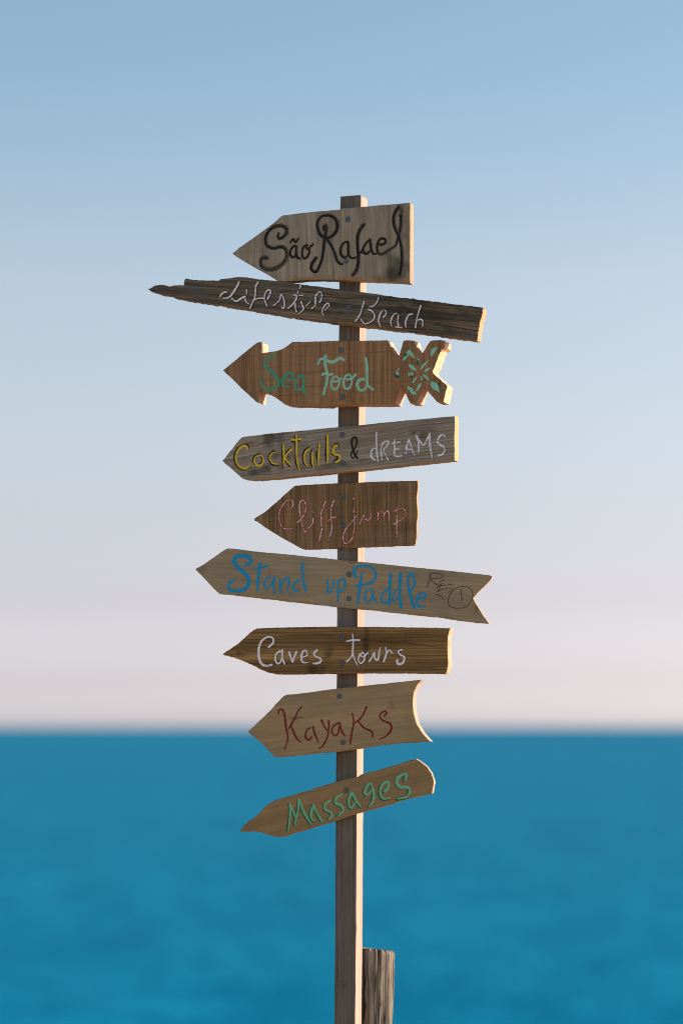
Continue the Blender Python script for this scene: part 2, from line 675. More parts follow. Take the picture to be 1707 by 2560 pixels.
        gx, gy = np.meshgrid(np.arange(lo[0], hi[0], g), np.arange(lo[1], hi[1], g))
        P = np.stack([gx.ravel(), gy.ravel()], 1) + rs.uniform(-.2, .2, (gx.size, 2)) * g
        fineA = np.vstack([gA, cA])
        fineB = np.vstack([gB, cB])
        fineW = np.concatenate([gW, cW])
        if len(fineA):
            g2 = .85 * MM
            gx, gy = np.meshgrid(np.arange(lo[0], hi[0], g2), np.arange(lo[1], hi[1], g2))
            Q = np.stack([gx.ravel(), gy.ravel()], 1)
            # coarse reject first
            hs = set()
            for c in ((fineA + fineB) / 2 / (6 * MM)).astype(int):
                for dx in (-1, 0, 1):
                    for dy in (-1, 0, 1):
                        hs.add((c[0] + dx, c[1] + dy))
            ci = (Q / (6 * MM)).astype(int)
            Q = Q[[(a, b) in hs for a, b in ci]]
            d, j = seg_dist(Q, fineA, fineB)
            Q = Q[d < fineW[j] + 1.0 * MM]
            Q = Q + rs.uniform(-.12, .12, Q.shape) * g2
            d, j = seg_dist(P, fineA, fineB)
            P = np.vstack([P[d >= fineW[j] + 1.2 * MM], Q])
        for sp in SP:
            for rr_ in (0.0, 2.5, 4.8, 5.4, 6.0, 6.7, 7.5):
                a = np.arange(36) * math.pi / 18
                P = np.vstack([P, sp + np.stack([np.cos(a), np.sin(a)], 1) * rr_ * MM]) if rr_ else P[((P - sp) ** 2).sum(1) > (8 * MM) ** 2]
        rings = []
        for ins in (.45 * MM, 1.1 * MM, 2.0 * MM):
            for sgn in (1, -1):
                q = O + nor * ins * sgn
                rings.append(q)
        Rg = np.vstack(rings)
        P = np.vstack([P, Rg])
        P = P[inside(P, O)]
        de, _ = seg_dist(P, A, B)
        P = P[de > .4 * MM]
        allv = [Vector((float(a), float(b))) for a, b in np.vstack([O, P])]
        nO = len(O)
        v, _, f, ov, *_ = delaunay_2d_cdt(allv, [], [list(range(nO))], 1, 1e-7)
        VV = np.array([(q.x, q.y) for q in v])
        h, de, worn, dark = height(VV)
        # grain coordinates warped round the knots
        gu, gv = VV[:, 0].copy(), VV[:, 1].copy()
        for kc, kr, st, sp in self.knots:
            d = VV - kc
            ax = d / np.array([kr * sp, kr]) if not self.vertical else d / np.array([kr, kr * sp])
            rr = np.sqrt((ax ** 2).sum(1))
            e = np.exp(-(rr / 1.9) ** 2)
            if self.vertical:
                gu += -np.sign(d[:, 0]) * kr * .9 * e
            else:
                gv += -np.sign(d[:, 1]) * kr * .9 * e * np.clip(np.abs(d[:, 1]) / (kr * .4), 0, 1)
            wob = .22 * und2(VV * .6)
            dark = np.maximum(dark, st * np.clip((1.12 + wob - rr) * 2.4, 0, 1) * (.72 + .28 * np.cos(rr * 14)))
            ringm = np.clip(1 - np.abs(rr - 1.5 - wob) * 4.5, 0, 1) * .35 * st
            dark = np.maximum(dark, ringm)
        stain = np.clip(1 - de / (1.7 * MM), 0, 1) * .45 * np.clip(.5 + und2(VV), 0, 1) * (worn < .3)
        for sc_, sr, ss in self.stains:
            d = (VV - sc_) / sr
            stain = np.maximum(stain, ss * np.clip(1.15 - np.sqrt((d ** 2).sum(1)) + .30 * und2(VV * .35), 0, 1))
        gc = np.stack([gv, gu, h], 1) if self.vertical else np.stack([gu, gv, h], 1)
        gc = gc + self.seed * .613
        verts = np.stack([VV[:, 0], h, VV[:, 1]], 1)
        side = np.zeros(len(verts))
        faces = []
        for t in f:
            a, b, c = VV[t[0]], VV[t[1]], VV[t[2]]
            ar = (b[0] - a[0]) * (c[1] - a[1]) - (b[1] - a[1]) * (c[0] - a[0])
            faces.append(tuple(t) if ar > 0 else tuple(reversed(t)))
        smooth = [True] * len(faces)
        # outline verts in the result
        omap = {}
        for i, src in enumerate(ov):
            for s in src:
                if s < nO and s not in omap:
                    omap[s] = i
        idx = [omap[i] for i in range(nO)]
        # sides: rows of own vertices from front edge to back
        rows = 5
        ar = (O[:, 0] * np.roll(O[:, 1], -1) - np.roll(O[:, 0], -1) * O[:, 1]).sum()
        base = len(verts)
        sw = Waves(3, 40, 260, 18, self.seed + 8)
        sv = []
        for j in range(rows):
            u = j / (rows - 1)
            y = h[idx] * (1 - u) + self.t * u
            q3 = np.stack([VV[idx][:, 0], y, VV[idx][:, 1]], 1)
            if 0 < j:
                jit = sw(q3) * .22 * MM
                q3[:, 0] += nor[:, 0] * jit
                q3[:, 2] += nor[:, 1] * jit
            sv.append(q3)
        SV = np.vstack(sv)
        for j in range(rows - 1):
            for i in range(nO):
                k2 = (i + 1) % nO
                a, b = base + j * nO + i, base + j * nO + k2
                c, d = a + nO, b + nO
                fc = (a, c, d, b) if ar > 0 else (a, b, d, c)
                faces.append(fc)
                smooth.append(False)
        last = [base + (rows - 1) * nO + i for i in range(nO)]
        faces.append(tuple(reversed(last)) if ar > 0 else tuple(last))
        smooth.append(False)
        allverts = np.vstack([verts, SV])
        sgc = np.stack([SV[:, 2], SV[:, 0], SV[:, 1]], 1) if self.vertical else np.stack([SV[:, 0], SV[:, 2], SV[:, 1]], 1)
        gc = np.vstack([gc, sgc + self.seed * .613 * np.array([1, 1, 0])])
        o = mesh_obj('sign_board', allverts, faces, self.mat, root, smooth=smooth)
        o.location = (self.ctr[0], self.y0, self.ctr[1])
        o.rotation_euler = (0, -self.tilt, 0)
        o['label'] = self.label
        nS = len(SV)
        set_attr(o, 'gc', gc, 'FLOAT_VECTOR')
        set_attr(o, 'dark', np.concatenate([dark, np.zeros(nS)]))
        set_attr(o, 'stain', np.concatenate([stain, np.zeros(nS)]))
        set_attr(o, 'raw', np.concatenate([np.zeros(len(VV)), np.tile(self.raw_side * (self.raw_long + (1 - self.raw_long) * np.clip((np.abs(nor[:, 0]) - .35) / .3, 0, 1)), rows)]))
        set_attr(o, 'worn', np.concatenate([worn, np.zeros(nS)]))
        # letters
        for name, layers, st, gd in self.letters:
            V, F, MI, mats = [], [], [], []
            rank = 0
            wn = Waves(1, 60, 420, 10, self.seed + len(V))
            for li, (mat, wf, off, extra, pick) in enumerate(layers):
                mats.append(mat)
                for si, (ln, wd) in enumerate(st):
                    if pick is not None and si not in pick:
                        continue
                    rank += 1
                    hw = max(wd * wf * .5 + extra * PX * .5, .25 * MM)
                    p = ln + np.array(off) * PX
                    tg = np.gradient(p, axis=0)
                    tg /= np.linalg.norm(tg, axis=1)[:, None] + 1e-12
                    nn = np.stack([-tg[:, 1], tg[:, 0]], 1)
                    # rounded caps
                    p = np.vstack([p[0] - tg[0] * hw * np.array([[.92], [.6], [.25]]), p, p[-1] + tg[-1] * hw * np.array([[.25], [.6], [.92]])])
                    nn = np.vstack([nn[:1]] * 3 + [nn] + [nn[-1:]] * 3)
                    cap = np.concatenate([[.38, .78, .96], np.ones(len(p) - 6), [.96, .78, .38]])
                    s = np.arange(len(p)) * 1.0 * MM + rs.uniform(0, 3)
                    sf = np.linspace(0, 1, len(p))
                    if name == 'painted_mark':
                        cap = cap * (.25 + .95 * np.sin(np.pi * np.clip(sf * rs.uniform(.8, 1.0) + .08, 0, 1)))
                    else:
                        cap = cap * (1 + .16 * np.sin(sf * rs.uniform(4, 9) + rs.uniform(0, 6))) * (1 - .35 * np.clip((sf - .72) / .28, 0, 1) * (rs.random() < .7))
                    w1 = hw * cap * (1 + .10 * wn(s[:, None]))
                    w2 = hw * cap * (1 + .10 * wn(s[:, None] + 7.7))
                    K = 7
                    rowsv = []
                    for q in range(K):
                        u = q / (K - 1) * 2 - 1
                        wx = np.where(u < 0, w1, w2) * u
                        rowsv.append(p + nn * wx[:, None])
                    G = np.stack(rowsv, 1).reshape(-1, 2)
                    hh = height(G)[0]
                    lift = (.22 + .05 * rank) * MM + np.repeat(np.linspace(0, .04 * MM, len(p)), K)
                    b0 = sum(len(x) for x in V)
                    V.append(np.stack([G[:, 0], hh - lift, G[:, 1]], 1))
                    for i in range(len(p) - 1):
                        for q in range(K - 1):
                            a = b0 + i * K + q
                            F.append((a, a + K, a + K + 1, a + 1))
                            MI.append(li)
            if V:
                VV3 = np.vstack(V)
                # make the faces look towards the viewer (-y)
                F2 = []
                for fc in F:
                    a, b, c = VV3[fc[0]], VV3[fc[1]], VV3[fc[2]]
                    F2.append(fc if (b[0] - a[0]) * (c[2] - a[2]) - (b[2] - a[2]) * (c[0] - a[0]) > 0 else fc[::-1])
                mesh_obj(name, VV3, F2, mats, o, MI, True)
        for reg, p in self.screws:
            q = self.loc(reg, [p])
            hh = float(height(q)[0][0])
            add_screw(o, q[0, 0], hh - .9 * MM, q[0, 1])
        return o


BOARDS = []
W_A = wood('plywood_grey', (.43, .375, .265), (.30, .255, .172), fine=190, along=9, band=55, fine_amt=.34, line_amt=.3, grey_amt=.45, ply=8.4 * MM, raw=(.56, .39, .24))
W_B = wood('driftwood_plank', (.32, .225, .125), (.085, .075, .054), raw=(.56, .36, .20), worn=(.26, .15, .06), grey=(.14, .146, .125), fine=170, along=5, band=75, fine_amt=.6, line_amt=.6, grey_amt=.85, rings=.6, bump=1.0)
W_C = wood('rough_sawn_brown', (.45, .262, .115), (.26, .148, .062), raw=(.78, .52, .35), grey=(.27, .20, .13), fine=190, along=7, band=70, fine_amt=.4, line_amt=.8, grey_amt=.4, saw=.4)
W_D = wood('knotty_plank', (.42, .36, .255), (.26, .215, .145), raw=(.62, .38, .20), worn=(.42, .24, .09), grey=(.31, .30, .265), fine=170, along=7, band=40, fine_amt=.36, grey_amt=.6, rings=.8)
W_E = wood('sawn_dark_board', (.39, .245, .112), (.18, .11, .047), raw=(.45, .30, .19), grey=(.23, .18, .11), fine=200, along=6, band=80, fine_amt=.5, line_amt=1.0, grey_amt=.4, saw=.3)
W_F = wood('thin_plywood', (.43, .345, .195), (.31, .245, .132), raw=(.60, .42, .25), grey=(.31, .275, .20), fine=170, along=12, band=22, fine_amt=.2, grey_amt=.6, rings=.22)
W_G = wood('oiled_plank', (.46, .285, .10), (.165, .092, .03), raw=(.60, .42, .30), grey=(.25, .18, .10), fine=170, along=5, band=55, fine_amt=.5, line_amt=.5, grey_amt=.3, rings=.9)
W_H = wood('pale_pine_plywood', (.44, .32, .15), (.32, .232, .106), raw=(.50, .365, .27), grey=(.33, .26, .165), fine=170, along=12, band=26, fine_amt=.18, grey_amt=.65, rings=.22)
W_I = wood('golden_plywood', (.37, .255, .11), (.265, .18, .076), raw=(.52, .40, .32), grey=(.29, .205, .115), fine=170, along=12, band=24, fine_amt=.17, grey_amt=.55, rings=.15)
W_POST = wood('post_timber', (.215, .182, .135), (.115, .096, .072), raw=(.48, .36, .305), grey=(.20, .196, .178), fine=190, along=3, band=75, fine_amt=.45, line_amt=.5, grey_amt=.65)
W_LOG = wood('split_log', (.36, .345, .275), (.10, .098, .08), raw=(.40, .35, .26), knot=(.012, .011, .009), grey=(.18, .185, .155), fine=230, along=5, band=120, fine_amt=.6, line_amt=.7, grey_amt=.55, bump=1.0)

P_CHAR = paint('charred_carving', (.10, .092, .066), .3)
P_BLACK = paint('black_paint_and_groove_shade', (.012, .010, .009), .3)  # black lettering; also shade painted onto carved groove walls
P_SHADE_OUTLINE = paint('groove_shade_and_outline', (.035, .032, .024), .4)  # groove shadow painted beside thin white script; elsewhere a dark outline
P_WHITE = paint('white_paint', (.84, .88, .91), .12, .13, wear_scale=500)
P_WHITE2 = paint('white_paint_clean', (.86, .84, .83), .1, .2)
P_CHALK = paint('chalky_white_paint', (.82, .82, .84), .15, .09, wear_scale=420)
P_UNDER = paint('grey_blue_underlayer', (.16, .15, .16), .3, .06)  # grey layer slightly wider than the chalky strokes above it
P_TEAL = paint('dark_teal_paint', (.075, .36, .21), .2, .22)
P_MINT = paint('mint_paint', (.29, .64, .45), .12, .22)
P_DTEAL = paint('deep_green_paint', (.015, .12, .06), .3, .08)
P_YEL = paint('yellow_paint', (.76, .56, .03), .25, .2)
P_RED = paint('red_outline_paint', (.33, .085, .04), .25, .16)
P_PINK = paint('pinkish_white_paint', (.84, .76, .74), .15, .05, wear_scale=420)
P_BLUE = paint('blue_paint', (.004, .31, .57), .08, .3)
P_PENCIL = paint('pencil', (.06, .055, .05), .3, .10)
P_MAROON = paint('maroon_paint', (.20, .02, .018), .2, .25)
P_GREEN = paint('green_paint', (.21, .53, .30), .1, .25)
P_DGREEN = paint('dark_green_paint', (.02, .17, .06), .3, .25)


def one(mat):
    return [(mat, 1, (0, 0), 0, None)]


def two(under, uf, uoff, over, of=1.0, ooff=(0, 0), ux=0, ox=0):
    return [(under, uf, uoff, ux, None), (over, of, ooff, ox, None)]


def split(under, nu, over, n):
    """the first nu strokes take the under colour, the rest the over colour"""
    return [(under, 1, (0, 0), 0, list(range(nu))), (over, 1, (0, 0), 0, list(range(nu, n)))]


# ---- board 1
b = Board('wide pale plywood arrow with carved black script and layered plywood end', 25 * MM,
          px('A', [(66, 482), (120, 435), (200, 380), (300, 308), (380, 250), (440, 195), (458, 182), (490, 180), (600, 165), (750, 150), (900, 138), (918, 133),
                   (925, 128), (1060, 118), (1200, 105), (1350, 93), (1457, 84), (1456, 400), (1455, 712), (1350, 706), (1200, 699), (1050, 694), (900, 690), (750, 686),
                   (640, 688), (560, 697), (500, 702), (455, 703), (420, 697), (380, 672), (330, 640), (250, 598), (160, 545), (100, 510)][::-1]),
          W_A, vertical=True, groove=2.3, gwide=1.05, seed=1, tilt=2, edge_r=1.0, wob=.12,
          knots=[('A', (1385, 165), 6.5, .95, 1.5)], cracks=[('A', [(330, 420), (331, 500)], .7, 1), ('A', [(748, 150), (750, 250), (760, 330)], .9, 1), ('A', [(478, 640), (478, 690)], .8, 1)],
          stains=[('A', (1330, 600), (26, 30), .95), ('A', (1385, 110), (6, 30), .6), ('A', (1405, 330), (8, 60), .45), ('A', (1100, 200), (14, 40), .22), ('A', (300, 480), (22, 35), .2)],
          wear=[('A', [(560, 700), (640, 694), (750, 692), (900, 696), (1050, 700), (1200, 705), (1350, 712), (1450, 716)], 9, 2.6), ('A', [(160, 548), (250, 602)], 3, 2)])
SA = [(P_CHAR, 1.08, (.4, -.2), 0, None), (P_BLACK, .58, (-.9, -.4), 0, None)]  # lit and shaded flanks of the burnt groove painted as olive and black
b.letter('A1', SA, [([(215, 825), (150, 810), (105, 850), (95, 930), (130, 1000), (200, 1035), (290, 1045), (390, 1020), (500, 950), (580, 850), (603, 760), (588, 670), (540, 612),
                      (460, 602), (360, 628), (260, 608), (205, 560), (185, 480), (200, 380), (250, 290), (340, 220), (440, 188), (530, 197), (590, 240), (600, 310), (570, 370), (510, 420),
                      (460, 440), (430, 410), (435, 350)], 8.6)])
b.letter('A1', SA, [([(795, 595), (740, 585), (690, 640), (665, 720), (690, 790), (735, 808), (775, 770), (790, 690)], 5.2), ([(785, 590), (785, 680), (800, 780), (830, 822), (862, 832)], 5.4),
                    ([(675, 520), (700, 470), (735, 445), (750, 490), (775, 510), (805, 470), (835, 430)], 4.6)])
b.letter('A1', SA, [([(1000, 570), (940, 595), (905, 680), (905, 775), (945, 830), (1000, 800), (1040, 720), (1050, 650)], 5.6), ([(985, 600), (1005, 652), (1050, 610), (1115, 555)], 4.8)])
b.letter('A1', SA, [([(1335, 270), (1325, 220), (1355, 180), (1378, 230), (1365, 350), (1350, 420), (1330, 560), (1312, 720), (1285, 870), (1230, 1000), (1180, 1090), (1130, 1085), (1085, 1040),
                      (1085, 970), (1120, 890), (1180, 820)], 7.2),
                    ([(1370, 420), (1270, 370), (1210, 250), (1200, 130), (1260, 20), (1360, -15), (1480, 0), (1570, 80), (1595, 200), (1555, 320), (1470, 400), (1380, 435)], 7.4),
                    ([(1400, 460), (1470, 570), (1540, 720), (1580, 850), (1640, 930), (1690, 935)], 6)])
b.letter('A2', SA, [([(340, 715), (290, 715), (235, 770), (210, 850), (225, 930), (275, 980), (318, 955)], 6), ([(340, 715), (345, 800), (345, 900), (370, 970), (430, 990), (500, 965)], 6)])
b.letter('A2', SA, [([(605, 420), (560, 470), (520, 560), (500, 650), (502, 800), (515, 950), (512, 1050), (497, 1150), (460, 1230), (420, 1275)], 8), ([(520, 905), (560, 890), (590, 860)], 6)])
b.letter('A2', SA, [([(712, 672), (650, 725), (605, 800), (592, 850), (622, 903), (668, 908), (705, 870)], 5.8), ([(712, 672), (722, 760), (737, 850), (770, 910), (815, 915)], 5.8)])
b.letter('A2', SA, [([(865, 757), (930, 755), (975, 720), (970, 672), (910, 652), (858, 700), (832, 790), (845, 880), (890, 922), (950, 905), (1050, 840), (1140, 780), (1180, 700)], 5.8)])
b.letter('A2', SA, [([(1205, 120), (1150, 190), (1115, 300), (1125, 430), (1165, 540), (1205, 620), (1230, 720), (1250, 850), (1257, 980), (1250, 1110), (1222, 1265)], 7.2),
                    ([(1235, 260), (1240, 380), (1220, 520), (1190, 640), (1160, 740)], 6.4)])
b.screws = [('A', (970, 213)), ('A', (957, 540))]
BOARDS.append(b)

# ---- board 2
tpB = px('B1', [(30, 135), (50, 125), (75, 108), (110, 100), (160, 103), (200, 108), (240, 103), (280, 101), (312, 103), (316, 75), (325, 50), (345, 52), (400, 62), (470, 66), (540, 66),
                (590, 66), (594, 56), (640, 50), (690, 46), (700, 41), (735, 38), (800, 42), (860, 50), (940, 60), (1060, 72), (1150, 82), (1220, 93)]) + \
    px('B2', [(0, 101), (140, 117), (275, 134), (380, 150), (500, 162), (600, 178), (680, 190), (760, 200), (830, 206), (920, 218), (1040, 233), (1150, 248), (1300, 265), (1405, 280),
              (1400, 300), (1392, 340), (1380, 380), (1372, 420), (1365, 460), (1362, 500), (1353, 538), (1250, 525), (1120, 508), (1000, 490), (880, 474), (780, 462), (690, 455),
              (600, 440), (500, 430), (400, 420), (300, 408), (200, 396), (100, 381), (0, 367)]) + \
    px('B1', [(1100, 345), (960, 320), (840, 300), (740, 283), (660, 272), (625, 268), (612, 262), (610, 258), (500, 245), (400, 230), (300, 213), (240, 200), (190, 183), (130, 172),
              (85, 160), (50, 150), (45, 140)])
b = Board('long dark driftwood plank with a splintered tip and thin white script', 29 * MM, tpB[::-1], W_B, groove=1.5, gwide=2.1, goff=(1.6, -.4), seed=2, tilt=-7.4, edge_r=1.6, wob=.7,
          knots=[('B2', (765, 300), 7, .75, 1.3), ('B1', (170, 135), 3, .6, 1.5)],
          cracks=[('B1', [(1000, 162), (1060, 155), (1130, 152), (1200, 158)], 1.3, 2.5), ('B1', [(1230, 148), (1330, 160), (1450, 178), (1550, 196)], 1.2, 2), ('B2', [(120, 193), (220, 195), (320, 208), (420, 204)], 1.7, 3),
                  ('B2', [(0, 155), (120, 168), (260, 180)], 1, 2), ('B2', [(960, 408), (1080, 420), (1180, 432), (1260, 445), (1370, 463)], 2.0, 4), ('B2', [(700, 448), (850, 440), (1000, 455), (1150, 470)], 1.2, 3),
                  ('B2', [(560, 188), (700, 205), (900, 232), (1200, 268)], .8, 1.5), ('B2', [(900, 300), (1100, 322), (1300, 350)], .7, 1.2), ('B2', [(450, 250), (700, 275), (900, 290)], .7, 1.2), ('B2', [(1100, 455), (1200, 468), (1290, 480)], 1.2, 2),
                  ('B1', [(60, 120), (160, 135), (300, 150)], .8, 1.5), ('B1', [(330, 90), (480, 110), (640, 120)], .8, 1.2), ('B1', [(340, 180), (480, 205), (600, 220)], .7, 1), ('B1', [(600, 235), (760, 262), (900, 285)], .8, 1.2)],
          stains=[('B2', (900, 330), (110, 40), .55), ('B2', (200, 300), (60, 28), .4), ('B2', (700, 320), (60, 30), .5)],
          wear=[('B1', [(615, 266), (700, 280), (850, 302)], 4, 2), ('B2', [(270, 408), (420, 424), (600, 445), (780, 466)], 5, 2.5), ('B2', [(880, 478), (1000, 494), (1200, 520)], 4, 2.5), ('B1', [(1000, 64), (1220, 92)], 4, 1.5)], raw_side=.95)
b.wscale = 1.0
LB = two(P_SHADE_OUTLINE, 1.7, (1.6, -.5), P_WHITE, 1.0, (-.2, 0))  # dark under layer paints the groove's shadow to the right of the white
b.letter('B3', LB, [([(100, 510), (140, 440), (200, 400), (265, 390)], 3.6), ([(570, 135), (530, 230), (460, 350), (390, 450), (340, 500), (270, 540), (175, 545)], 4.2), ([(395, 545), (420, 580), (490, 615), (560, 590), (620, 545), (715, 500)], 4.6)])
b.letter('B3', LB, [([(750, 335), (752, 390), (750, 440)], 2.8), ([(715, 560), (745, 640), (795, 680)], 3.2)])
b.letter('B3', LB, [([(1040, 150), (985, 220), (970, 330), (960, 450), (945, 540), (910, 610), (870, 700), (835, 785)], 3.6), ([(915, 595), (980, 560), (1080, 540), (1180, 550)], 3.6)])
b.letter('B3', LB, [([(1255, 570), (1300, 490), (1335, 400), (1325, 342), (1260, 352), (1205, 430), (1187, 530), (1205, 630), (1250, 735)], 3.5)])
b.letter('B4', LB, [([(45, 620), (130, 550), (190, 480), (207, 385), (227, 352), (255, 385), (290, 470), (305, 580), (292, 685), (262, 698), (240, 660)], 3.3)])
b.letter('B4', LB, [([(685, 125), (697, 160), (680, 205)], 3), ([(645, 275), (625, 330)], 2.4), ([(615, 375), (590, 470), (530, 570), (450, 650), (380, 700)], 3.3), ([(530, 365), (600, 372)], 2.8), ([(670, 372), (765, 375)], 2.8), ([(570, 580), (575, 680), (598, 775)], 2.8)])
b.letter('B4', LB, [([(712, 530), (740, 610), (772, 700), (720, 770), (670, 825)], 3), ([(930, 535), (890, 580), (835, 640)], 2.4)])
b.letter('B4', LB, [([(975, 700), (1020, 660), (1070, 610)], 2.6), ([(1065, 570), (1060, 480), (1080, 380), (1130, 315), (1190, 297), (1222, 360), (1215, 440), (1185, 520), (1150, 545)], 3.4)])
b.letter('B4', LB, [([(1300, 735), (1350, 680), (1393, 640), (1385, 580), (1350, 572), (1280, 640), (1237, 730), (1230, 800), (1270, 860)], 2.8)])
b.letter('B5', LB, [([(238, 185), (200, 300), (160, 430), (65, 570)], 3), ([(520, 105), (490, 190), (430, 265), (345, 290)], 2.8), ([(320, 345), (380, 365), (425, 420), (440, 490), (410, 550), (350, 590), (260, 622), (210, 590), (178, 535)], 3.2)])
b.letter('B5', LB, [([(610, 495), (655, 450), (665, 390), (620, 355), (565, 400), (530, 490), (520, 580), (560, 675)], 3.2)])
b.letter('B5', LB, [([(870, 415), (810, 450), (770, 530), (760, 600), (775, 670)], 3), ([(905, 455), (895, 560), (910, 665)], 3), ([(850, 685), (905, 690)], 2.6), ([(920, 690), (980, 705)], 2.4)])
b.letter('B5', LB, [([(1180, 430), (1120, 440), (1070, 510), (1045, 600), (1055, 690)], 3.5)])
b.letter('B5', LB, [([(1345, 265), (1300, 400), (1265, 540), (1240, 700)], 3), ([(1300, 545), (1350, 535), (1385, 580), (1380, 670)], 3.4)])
b.screws = [('B2', (343, 277))]
BOARDS.append(b)

# ---- board 3
oc = px('C', [(46, 225), (100, 180), (160, 130), (220, 80), (265, 45), (280, 40), (296, 40), (295, 112), (340, 105), (400, 97), (440, 82), (470, 60), (490, 45), (500, 38), (600, 37), (700, 34),
              (805, 31), (820, 37), (835, 31), (940, 30)]) + \
    px('C2', [(70, 95), (120, 210), (210, 370), (305, 455), (330, 420), (420, 98), (540, 92), (660, 103), (675, 205), (770, 380), (822, 390), (1005, 98), (1100, 92), (1230, 92), (1325, 105),
              (1320, 245), (1240, 300), (1180, 440), (1080, 720), (1052, 765), (1075, 820), (1120, 860), (1370, 1085), (1290, 1435), (1150, 1440), (850, 1085), (715, 1462), (560, 1465),
              (395, 1110), (368, 1110), (235, 1478)]) + \
    px('C', [(1100, 446), (1000, 447), (850, 446), (735, 450), (725, 457), (650, 455), (560, 452), (500, 452), (455, 450), (440, 440), (400, 410), (350, 380), (325, 372), (281, 361),
             (280, 400), (279, 436), (262, 430), (230, 400), (160, 335), (100, 275)])
b = Board('thick brown fish-shaped board with notched tail and green lettering', 45 * MM, oc[::-1], W_C, vertical=True, groove=0, seed=3, tilt=0.5, edge_r=.8, wob=.3,
          cracks=[('C', [(500, 132), (550, 133), (600, 131)], .7, .8), ('C', [(300, 140), (380, 136)], .6, .8)],
          wear=[('C', [(460, 456), (560, 458), (720, 460), (850, 450), (1000, 452), (1160, 450)], 4.5, 2), ('C2', [(560, 1475), (720, 1470)], 6, 2), ('C2', [(1150, 1450), (1290, 1440)], 4, 2)], raw_side=.95)
b.letter('C1', one(P_TEAL), [([(310, 125), (240, 135), (180, 180), (147, 250), (168, 310), (230, 370), (300, 430), (350, 510), (360, 580), (330, 640), (270, 672), (190, 677), (120, 640), (82, 570), (80, 480)], 6.4)])
b.letter('C1', one(P_TEAL), [([(490, 515), (540, 528), (595, 505), (605, 450), (570, 415), (510, 425), (450, 480), (427, 550), (450, 620), (490, 640), (545, 630)], 6)])
b.letter('C1', one(P_TEAL), [([(770, 455), (720, 460), (665, 520), (645, 600), (660, 670), (710, 682), (760, 640), (780, 560)], 5.8), ([(785, 450), (780, 560), (770, 660), (790, 710), (818, 758)], 6)])
b.letter('C1', one(P_MINT), [([(1015, 255), (1050, 190), (1110, 175), (1180, 215), (1250, 230), (1320, 195), (1380, 170), (1435, 195)], 6.2), ([(1135, 130), (1125, 200), (1130, 280), (1155, 370), (1165, 450), (1150, 580), (1120, 690), (1100, 755)], 7),
                             ([(1085, 435), (1130, 415), (1190, 435), (1250, 425)], 6)])
b.letter('C1', one(P_MINT), [([(1390, 495), (1340, 540), (1270, 545), (1248, 505), (1300, 465), (1345, 490), (1360, 560), (1340, 640), (1295, 678), (1245, 650), (1230, 570), (1250, 495)], 4.8)])
b.letter('C', one(P_MINT), [([(912, 250), (890, 275), (855, 284), (842, 275), (865, 252), (885, 270), (885, 310), (870, 340), (850, 345), (835, 325), (835, 285), (848, 258)], 4.8)])
b.letter('C', one(P_MINT), [([(970, 282), (940, 285), (922, 315), (935, 350), (965, 352), (985, 328), (990, 300)], 6), ([(978, 145), (985, 200), (987, 270), (990, 320), (1025, 350)], 5.8)])
for lay, st in ((P_MINT, [([(430, 510), (480, 430), (540, 350), (590, 390), (640, 460)], 7)]), (P_DTEAL, [([(440, 425), (480, 395)], 6)]), (P_MINT, [([(1035, 400), (1060, 340), (1120, 270)], 8)]),
                (P_DTEAL, [([(725, 620), (740, 540)], 5)]), (P_MINT, [([(755, 580), (745, 495)], 3)]), (P_MINT, [([(800, 715), (850, 650), (960, 540)], 4)]), (P_MINT, [([(560, 640), (620, 690), (680, 740)], 7)]),
                (P_MINT, [([(890, 760), (940, 730), (985, 705)], 5)]), (P_MINT, [([(535, 820), (560, 845)], 4.5), ([(605, 790), (612, 845)], 4.5)]), (P_DTEAL, [([(570, 880), (600, 890)], 4)]),
                (P_MINT, [([(620, 1005), (670, 950), (700, 900)], 4)]), (P_MINT, [([(805, 890), (812, 960)], 3.2)]), (P_MINT, [([(850, 850), (920, 900), (980, 960)], 4.5)]), (P_MINT, [([(525, 1110), (550, 1160)], 5)]),
                (P_MINT, [([(590, 1140), (605, 1250)], 6), ([(635, 1235), (672, 1250)], 6)]), (P_MINT, [([(790, 1050), (750, 1120), (710, 1180)], 5.5)]), (P_DTEAL, [([(1160, 1050), (1200, 1060)], 6)]),
                (P_MINT, [([(1050, 1040), (1110, 1100), (1180, 1190)], 12)]), (P_DTEAL, [([(240, 850), (310, 880)], 7)]), (P_MINT, [([(265, 790), (310, 840)], 4.5), ([(330, 705), (290, 750)], 2)])):
    b.letter('C2', one(lay), st, 'painted_mark')
b.screws = [('C', (817, 92)), ('C', (826, 397))]
BOARDS.append(b)

